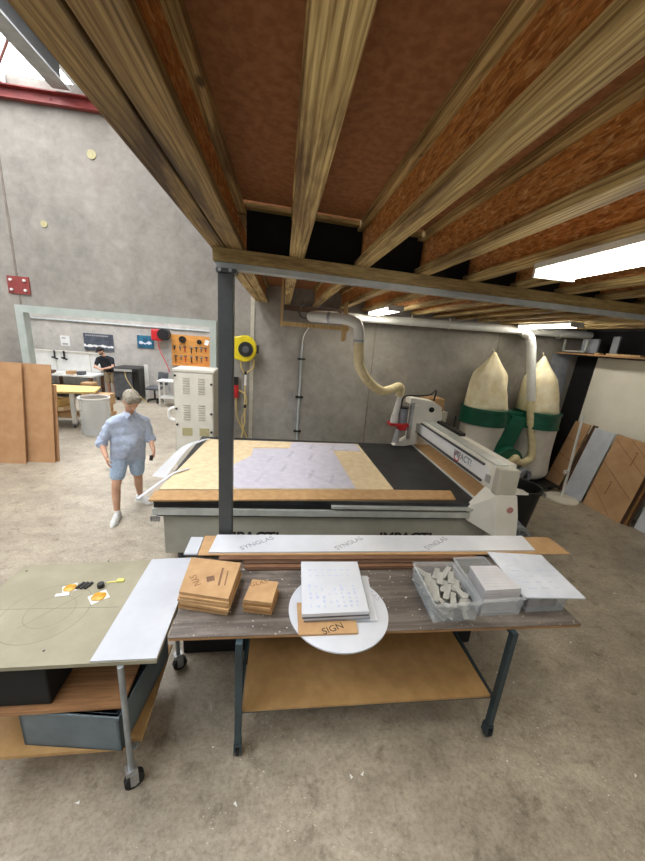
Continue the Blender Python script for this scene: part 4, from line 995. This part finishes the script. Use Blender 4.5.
for x in (-9.1, -7.6, -6.25):
    for y in (12.1, 12.85): G().box((x - .04, y - .04, 0), (x + .04, y + .04, .72)).build('leg', 'brownm', t)
G().box((-9.1, 12.1, .3), (-6.2, 12.85, .33)).build('shelf', 'brownm', t)
R = random.Random(9)
for k in range(8):
    x = -9.0 + k * .33; h = R.uniform(.05, .14)
    tag(G().box((x, 12.15, .77), (x + R.uniform(.15, .28), 12.4, .77 + h)).build('bench_carton', ('brownd', 'white', 'kraft', 'dgrey')[k % 4]), 'small carton on the far bench, %s from the left' % ORD[k], 'carton', 'cartons on the far bench')
tag(G().box((-6.3, 11.55, 0), (-5.95, 11.9, .62)).build('timber_box', 'kraft', bevel=.01), 'brown box on the floor beside the worker in the far workshop', 'box')
# honey-topped table
t = thing('bench_table', (-5.2, 9.0, 0), 'honey-coloured timber table on white legs through the doorway', 'table')
G().slab([(-6.2, 8.45), (-5.2, 8.5), (-4.45, 8.72), (-4.68, 9.5), (-6.2, 9.45)], .86, .90).build('top', 'tanbench', t)
for x, y in ((-4.93, 8.66), (-6.1, 8.6), (-4.85, 9.38), (-6.1, 9.38)):
    lg = G().box((x - .04, y - .04, .11), (x + .04, y + .04, .86)).build('leg', 'white', t); caster(G(), x, y, .034, .03).build('caster', ['chrome', 'rubber'], lg)
G().box((-6.1, 8.6, .20), (-4.9, 9.4, .23)).build('shelf', 'white', t)
for k, (x0, x1, y0, z0, h, m) in enumerate(((-5.75, -5.35, 8.7, .23, .14, 'tanbench'), (-5.3, -5.0, 8.72, .23, .10, 'kraft'), (-5.7, -5.2, 8.75, .375, .10, 'tan'), (-5.65, -5.3, 8.8, .48, .16, 'tanbench'))):
    tag(G().box((x0, y0, z0 + .001), (x1, y0 + .4, z0 + h)).build('timber_offcut', m), ['long pale', 'short brown', 'cream upper', 'topmost honey'][k] + ' timber block on the shelf under the honey table', 'offcut')
for k, (x0, x1, y0, y1, z0, z1, m) in enumerate(((-4.72, -4.30, 8.95, 9.4, .0, .30, 'kraft'), (-4.74, -4.34, 8.98, 9.35, .30, .50, 'mdf'), (-4.68, -4.28, 8.93, 9.38, .50, .78, 'kraft'))):
    tag(G().box((x0, y0, z0), (x1, y1, z1 - .001), (0, 0, .05 * (k - 1))).build('cardboard_box', m, bevel=.006), ['bottom', 'middle', 'top'][k] + ' box in the pile beside the honey table', 'box', 'boxes beside the honey table')
t = thing('acrylic_drum', (-4.28, 8.3, 0), 'clear acrylic open drum standing on the workshop floor', 'drum')
n = 40; cx, cy = -4.27, 8.32
G().loft([[V((cx + r * math.cos(2 * math.pi * i / n), cy + r * math.sin(2 * math.pi * i / n), z)) for i in range(n)] for r, z in ((.31, 0), (.31, .86), (.295, .86), (.295, .02))]).build('wall', 'clear2', t, smooth=True)
G().ring((cx, cy, .84), (cx, cy, .865), .325, .29, 40).build('rim', 'white', t)
# printer
t = thing('large_printer', (-5.25, 12.4, 0), 'bulky black large-format printer beside the worker', 'printer')
G().box((-5.52, 12.05, .12), (-4.94, 12.85, .98)).build('body', 'dgrey', t, bevel=.03)
G().box((-5.54, 12.0, .98), (-4.72, 12.9, 1.12)).build('lid', 'black', t, bevel=.03)
G().box((-5.45, 11.99, 1.0), (-4.9, 12.0, 1.08)).build('slot', 'grey', t)
G().box((-4.94, 12.1, .05), (-4.74, 12.8, .98)).build('side_panel', 'black', t, bevel=.02)
for x in (-5.45, -5.0):
    for y in (12.15, 12.75): G().cyl((x - .02, y, .06), (x + .02, y, .06), .06, n=14).build('caster', 'rubber', t)
tag(G().tube([(-5.1, 11.95, 1.05), (-5.05, 11.9, .8), (-4.8, 11.8, .45), (-4.5, 11.75, .15), (-4.3, 11.7, .02)], .012, 6).build('power_cable', 'yhose'), 'tan cable trailing down from the black printer', 'cable')
tag(G().box((-4.70, 12.5, 0), (-4.58, 12.55, 1.22)).build('white_offcut', 'white'), 'narrow white board upright beside the black printer', 'board')
# office chair
t = thing('office_chair', (-4.25, 12.1, 0), 'dark swivel office chair on the far workshop floor', 'chair')
G().box((-4.50, 11.9, .44), (-4.02, 12.36, .53)).build('seat', 'dgrey', t, bevel=.04)
G().box((-4.25, 12.3, .58), (-3.82, 12.38, 1.02), (-.12, 0, -.5)).build('backrest', 'dgrey', t, bevel=.05)
G().cyl((-4.26, 12.12, .1), (-4.26, 12.12, .44), .03).build('column', 'black', t)
for k in range(5):
    a = k * 2 * math.pi / 5 + .3; e = (-4.26 + .27 * math.cos(a), 12.12 + .27 * math.sin(a), .07)
    lg = G().cyl((-4.26, 12.12, .11), e, .025, .018, 8).build('leg', 'black', t); G().cyl((e[0], e[1] - .02, .03), (e[0], e[1] + .02, .03), .03, n=12).build('caster', 'rubber', lg)
t = thing('side_table', (-3.7, 11.7, 0), 'small white table with lower shelf beside the office chair', 'table')
G().box((-3.95, 11.4, .82), (-3.2, 11.95, .85)).build('top', 'white', t); G().box((-3.9, 11.42, .28), (-3.25, 11.9, .31)).build('shelf', 'white', t)
for x in (-3.88, -3.28):
    for y in (11.45, 11.9): G().box((x - .02, y - .02, 0), (x + .02, y + .02, .82)).build('leg', 'white', t)

# ---------------------------------------------------------------- people
def hand(g, w, d, pd, thumb, sc=1.0, curl=.5):
    """palm + five bent fingers. w wrist, d hand direction, pd palm-facing direction, thumb side direction"""
    w, d = V(w), V(d).normalized(); pd = (V(pd) - d * V(pd).dot(d)).normalized(); th = (V(thumb) - d * V(thumb).dot(d) - pd * V(thumb).dot(pd)).normalized()
    P = lambda a, b, c: w + (d * a + th * b + pd * c) * sc
    g.hull([(P(.0, .018, 0), .02 * sc), (P(.0, -.018, 0), .02 * sc), (P(.085, .032, 0), .014 * sc), (P(.085, -.03, 0), .013 * sc)], 8)
    for b, L, r in ((.031, .070, .0088), (.010, .080, .009), (-.011, .074, .0087), (-.031, .058, .0078)):
        p0 = P(.08, b, 0); a1 = curl * .6; a2 = curl * 1.5; a3 = curl * 2.1
        p1 = p0 + (d * math.cos(a1) + pd * math.sin(a1)) * L * .45 * sc; p2 = p1 + (d * math.cos(a2) + pd * math.sin(a2)) * L * .32 * sc; p3 = p2 + (d * math.cos(a3) + pd * math.sin(a3)) * L * .23 * sc
        for q0, q1, s0, s1 in ((p0, p1, r, r * .95), (p1, p2, r * .95, r * .88), (p2, p3, r * .88, r * .75)): g.hull([(q0, s0 * sc), (q1, s1 * sc)], 8)
    t0, t1, t2 = P(.02, .03, .006), P(.055, .055, .022), P(.083, .058, .038)
    g.hull([(t0, .014 * sc), (t1, .0105 * sc)], 8); g.hull([(t1, .0105 * sc), (t2, .0085 * sc)], 8)

def head_frame(c, face, up):
    f = V(face).normalized(); u = (V(up) - f * V(up).dot(f)).normalized(); r = f.cross(u)
    return lambda a, b, d: V(c) + r * a + f * b + u * d

def head(g, H, k=1.0):
    """H(right, forward, up) maps head coordinates; skull, face planes, nose, lips, chin and ears"""
    B = lambda a, b, d, r: (H(a * k, b * k, d * k), r * k)
    g.hull([B(0, -.022, .035, .080), B(0, .012, .045, .074), B(.018, .0, .012, .062), B(-.018, .0, .012, .062)], 16)
    g.hull([B(.030, .040, .0, .040), B(-.030, .040, .0, .040), B(0, .052, -.085, .026), B(.040, -.005, -.06, .026), B(-.040, -.005, -.06, .026), B(.02, .055, -.08, .02), B(-.02, .055, -.08, .02)], 12)
    for s in (1, -1):
        g.hull([B(.014 * s, .080, .026, .010), B(.044 * s, .066, .024, .011)], 8)
        g.hull([B(.042 * s, .056, -.018, .017), B(.034 * s, .060, -.03, .014)], 8)
        g.hull([B(.077 * s, -.008, .012, .012), B(.072 * s, .0, -.022, .009), B(.084 * s, -.016, .006, .008)], 8)
    g.hull([B(0, .083, .018, .008), B(0, .108, -.024, .011), B(.012, .09, -.028, .009), B(-.012, .09, -.028, .009)], 8)
    g.hull([B(.018, .076, -.050, .0065), B(0, .083, -.048, .008), B(-.018, .076, -.050, .0065)], 8)
    g.hull([B(.014, .075, -.062, .007), B(-.014, .075, -.062, .007), B(0, .080, -.062, .007)], 8)

def shoe(t, ank, toe, m='shoe'):
    a, b = V(ank), V(toe); d = V((b.x - a.x, b.y - a.y, 0)).normalized(); s = V((-d.y, d.x, 0))
    g = G(); h = V((a.x, a.y, 0)) - d * .05
    Q = lambda f, w, z: h + d * f + s * w + V((0, 0, z))
    g.hull([(Q(0, 0, .045), .037), (Q(.02, 0, .085), .042), (Q(.10, .0, .062), .042), (Q(.20, .0, .04), .037), (Q(.235, .008, .03), .026), (Q(.19, .022, .03), .026), (Q(.19, -.022, .03), .026)], 10)
    g.blob(.007, 3); o = g.build('shoe', m, t, smooth='all')
    g = G(); g.loft([[Q(f, w, z) for f, w in ((-.04, .0), (-.025, .036), (.08, .036), (.19, .05), (.25, .028), (.268, 0), (.25, -.028), (.19, -.05), (.08, -.036), (-.025, -.036))] for z in (.001, .024)])
    g.build('sole', 'pap', o); return o

def person(t, J, up_d, face, cloth, vox=.0065, cap=False, k=1.0, beard=False):
    H = head_frame(J['head'], face, up_d)
    g = G()
    head(g, H, k)
    g.hull([(H(0, -.012, -.05), .052), (J['neck'], .060)], 12)
    sR, sL, hR, hL = V(J['shR']), V(J['shL']), V(J['hipR']), V(J['hipL']); ch = (sR + sL) / 2; pel = (hR + hL) / 2; mid = ch.lerp(pel, .55)
    g.hull([(V(J['neck']) - V((0, 0, .03)), .06), (sR, .055), (sL, .055), (ch.lerp(pel, .3) + (sR - sL) * .28, .085), (ch.lerp(pel, .3) - (sR - sL) * .28, .085)], 12)
    g.hull([(ch.lerp(pel, .3) + (sR - sL) * .28, .085), (ch.lerp(pel, .3) - (sR - sL) * .28, .085), (hR, .092), (hL, .092), (pel + V((0, 0, .12)), .13)], 12)
    for s in 'RL':
        g.hull([(J['sh' + s], .052), (J['el' + s], .040)], 12); g.hull([(J['el' + s], .041), (J['wr' + s], .027)], 12)
        g.hull([(J['hip' + s], .088), (J['kn' + s], .056)], 12)
        kn, an = V(J['kn' + s]), V(J['an' + s]); cf = kn.lerp(an, .32); bk = -V((face[0], face[1], 0)).normalized() * .014
        g.hull([(kn, .055), (cf + bk, .055)], 12); g.hull([(cf + bk, .055), (an, .034)], 12)
        hand(g, *J['hand' + s])
    g.blob(vox, 3)
    body = g.build('body', 'skin', t, smooth='all')
    for s in (1, -1): G().hull([(H(.030 * s * k, .070 * k, .006 * k), .0105 * k)], 10).build('eye', 'eye', t, smooth='all')
    G().hull([(H(.016 * k, .0865 * k, -.056 * k), .005 * k), (H(-.016 * k, .0865 * k, -.056 * k), .005 * k), (H(0, .09 * k, -.056 * k), .0045 * k)], 8).build('mouth', 'lips', t, smooth='all')
    # hair
    g = G(); 
    g.hull([(H(0, -.030 * k, .045 * k), .088 * k), (H(0, .0, .062 * k), .078 * k), (H(0, -.05 * k, .0), .066 * k), (H(.03 * k, .035 * k, .085 * k), .050 * k), (H(-.03 * k, .035 * k, .085 * k), .050 * k), (H(.05 * k, .045 * k, .06 * k), .034 * k), (H(-.05 * k, .045 * k, .06 * k), .034 * k)], 14)
    g.blob(.007, 2)
    for v in g.bm.verts:
        n = v.co - V(J['head']); v.co += n.normalized() * (.0035 * math.sin(v.co.x * 330) * math.sin(v.co.z * 300 + v.co.y * 260))
    g.build('hair', cloth['hair'], t, smooth='all')
    if beard:
        g = G(); g.hull([(H(.05, .012, -.045), .022), (H(-.05, .012, -.045), .022), (H(0, .062, -.092), .026), (H(.025, .058, -.075), .024), (H(-.025, .058, -.075), .024)], 10); g.blob(.007, 2); g.build('beard', 'beard', t, smooth='all')
    if cap:
        g = G(); g.hull([(H(0, -.018, .055), .094), (H(0, .01, .062), .086)], 14); g.hull([(H(.045, .09, .05), .012), (H(-.045, .09, .05), .012), (H(.035, .16, .035), .010), (H(-.035, .16, .035), .010)], 8); g.blob(.007, 2)
        g.build('cap', cloth['cap'], t, smooth='all')
    # shirt
    e = cloth.get('ease', .02); g = G()
    c1, c2 = ch.lerp(pel, .32) + (sR - sL) * .27, ch.lerp(pel, .32) - (sR - sL) * .27
    g.hull([(V(J['neck']) - V((0, 0, .035)), .062 + e * .3), (sR, .060 + e), (sL, .060 + e), (c1, .092 + e), (c2, .092 + e)], 14)
    hem = cloth['hem']
    h1, h2 = V(hR), V(hL); h1.z = h2.z = hem + .08
    fw = V((face[0], face[1], 0)).normalized()
    g.hull([(c1, .092 + e), (c2, .092 + e), (h1 + (h1 - h2) * .12, .085 + e), (h2 + (h2 - h1) * .12, .085 + e), (pel.lerp(ch, .4) + fw * .035, .125 + e)], 14)
    for s in 'RL':
        el = V(J['el' + s]); sh = V(J['sh' + s]); wr = V(J['wr' + s])
        if cloth['sleeve'] <= 1: g.hull([(sh, .060 + e), (sh.lerp(el, cloth['sleeve']), .050 + e)], 12)
        else: g.hull([(sh, .060 + e), (el, .050 + e)], 12); g.hull([(el, .050 + e), (el.lerp(wr, cloth['sleeve'] - 1), .044 + e)], 12)
    g.blob(vox * 1.1, 3)
    R = random.Random(3)
    for v in g.bm.verts:
        p = v.co; v.co = p + v.normal * (.006 * math.sin(p.z * 38 + p.x * 25 + 3 * math.sin(p.x * 14)) * math.sin(p.y * 30 + p.z * 15))
    sh_o = g.build('shirt', cloth['shirt'], t, smooth='all')
    # shirt details: collar, placket with buttons and chest pocket
    if cloth.get('collar'):
        nk = V(J['neck']); r = (sR - sL).normalized(); 
        for s in (1, -1):
            g = G(); g.hull([(nk + r * .055 * s + fw * .02 + V((0, 0, .035)), .014), (nk + r * .02 * s + fw * .105 + V((0, 0, -.005)), .010), (nk + r * .06 * s + fw * .095 + V((0, 0, -.055)), .008)], 8); g.build('collar', cloth['shirt'], sh_o, smooth='all')
        for q in range(5):
            a, b = nk + fw * .11 - V((0, 0, .05)), pel + fw * .165 + V((0, 0, .10)); G().hull([(a.lerp(b, .1 + q * .2), .006)], 8).build('button', 'white', sh_o, smooth='all')
        for s in 'RL':
            el = V(J['el' + s]); wr = V(J['wr' + s]); a, b = el.lerp(wr, cloth['sleeve'] - 1.16), el.lerp(wr, cloth['sleeve'] - .93)
            G().cyl(a, b, .073, .070, 20).build('cuff', cloth['shirt'], sh_o, smooth=True, bevel=.008)
    # shorts
    g = G(); e2 = cloth.get('ease2', .018); 
    g.hull([(hR + V((0, 0, .06)), .085 + e2), (hL + V((0, 0, .06)), .085 + e2), (hR, .092 + e2), (hL, .092 + e2)], 12)
    for s in 'RL':
        hp, kn = V(J['hip' + s]), V(J['kn' + s]); g.hull([(hp, .092 + e2), (hp.lerp(kn, cloth['short']), .070 + e2)], 12)
    g.blob(vox * 1.1, 3); g.build('shorts', cloth['shorts'], t, smooth='all')
    for s in 'RL':
        shoe(t, J['an' + s], J['toe' + s], cloth['shoe'])
        a = V(J['an' + s]); kn = V(J['kn' + s]); G().hull([(a, .040), (a.lerp(kn, .10), .041)], 10).build('sock', 'pap', t, smooth='all')

t = thing('person', (-2.05, 4.6, 0), 'person in light blue shirt and pale shorts walking with head bowed', 'person')
fx = V((.55, -.80, 0))
J = dict(head=(-1.83, 4.40, 1.655), neck=(-1.915, 4.53, 1.47), shR=(-2.11, 4.47, 1.335), shL=(-1.785, 4.64, 1.33), elR=(-2.245, 4.44, 1.085), wrR=(-2.135, 4.30, .945), elL=(-1.735, 4.68, 1.09), wrL=(-1.655, 4.55, .96),
         hipR=(-2.09, 4.56, .855), hipL=(-1.93, 4.66, .855), knR=(-2.105, 4.42, .49), knL=(-1.935, 4.70, .475), anR=(-2.115, 4.40, .085), anL=(-2.02, 4.93, .10), toeR=(-2.09, 4.18, 0), toeL=(-1.83, 4.86, 0),
         handR=((-2.135, 4.30, .945), (.14, -.05, -1), (.75, .45, 0), (.5, -.8, 0), 1.0, .35), handL=((-1.655, 4.55, .96), (.12, -.35, -1), (-.8, -.4, 0), (.3, -.9, 0), 1.0, .95))
person(t, J, (.22, -.30, 1), (.50, -.62, -.80), dict(hair='hair', shirt='shirt', shorts='denim', shoe='shoe', ease=.014, ease2=.024, hem=.735, sleeve=1.12, short=.62, collar=True), k=1.08)
t2 = thing('phone', (-1.65, 4.50, .87), 'small black phone in the hand of the blue-shirted person', 'phone')
G().box((-1.68, 4.455, .845), (-1.635, 4.47, .925), (.2, .1, .3)).build('body', 'black', t2, bevel=.004)

t = thing('person', (-5.82, 12.4, 0), 'person in black cap and black T-shirt working in the far workshop', 'person')
J = dict(head=(-5.92, 12.22, 1.60), neck=(-5.87, 12.32, 1.44), shR=(-6.02, 12.24, 1.33), shL=(-5.67, 12.38, 1.34), elR=(-6.08, 12.10, 1.08), wrR=(-5.89, 11.92, 1.06), elL=(-5.58, 12.22, 1.10), wrL=(-5.78, 12.0, 1.05),
         hipR=(-5.87, 12.46, .88), hipL=(-5.71, 12.50, .88), knR=(-5.87, 12.42, .47), knL=(-5.68, 12.46, .47), anR=(-5.87, 12.48, .085), anL=(-5.68, 12.50, .085), toeR=(-5.92, 12.26, 0), toeL=(-5.68, 12.27, 0),
         handR=((-5.89, 11.92, 1.06), (1, -.3, -.1), (0, .2, -1), (0, -1, 0), 1.0, .5), handL=((-5.78, 12.0, 1.05), (-1, -.5, -.1), (0, .2, -1), (0, -1, 0), 1.0, .5))
person(t, J, (-.1, -.2, 1), (-.35, -.75, -.42), dict(hair='beard', cap='bshirt', shirt='bshirt', shorts='khaki', shoe='dgrey', ease=.015, hem=.86, sleeve=.6, short=.75), vox=.009, cap=True, beard=True)

def imprint():
    for ob in [o for o in bpy.data.objects if o.name.split('.')[0] in ('printing', 'print_pattern', 'cut_line', 'pencil_circle', 'pencil_line', 'heading_marks', 'white_band', 'pale_streak')]:
        p = ob.parent; tgt = p if p.type == 'MESH' else [c for c in sorted(p.children, key=lambda c: list(COL.objects).index(c)) if c.type == 'MESH' and c is not ob][0]
        me = tgt.data; k = len(me.materials); me.materials.append(ob.data.materials[0])
        bm = bmesh.new(); bm.from_mesh(me); n0 = len(bm.faces); bm.from_mesh(ob.data); bm.faces.ensure_lookup_table()
        for f in bm.faces[n0:]: f.material_index = k
        bm.to_mesh(me); bm.free()
        for m in list(tgt.modifiers):
            if m.type == 'BEVEL': tgt.modifiers.remove(m)
        bpy.data.objects.remove(ob)
imprint()
# ---------------------------------------------------------------- light
w = bpy.data.worlds.new('world'); sc.world = w; w.use_nodes = True
bg = w.node_tree.nodes['Background']; bg.inputs[0].default_value = (.86, .93, 1.0, 1); bg.inputs[1].default_value = .36
sc.view_settings.view_transform = 'Standard'; sc.view_settings.look = 'None'; sc.view_settings.gamma = 1; sc.view_settings.exposure = -0.1
sc.cycles.use_denoising = True; sc.cycles.max_bounces = 10; sc.cycles.diffuse_bounces = 6; sc.cycles.transparent_max_bounces = 16
sc.cycles.sample_clamp_indirect = 6
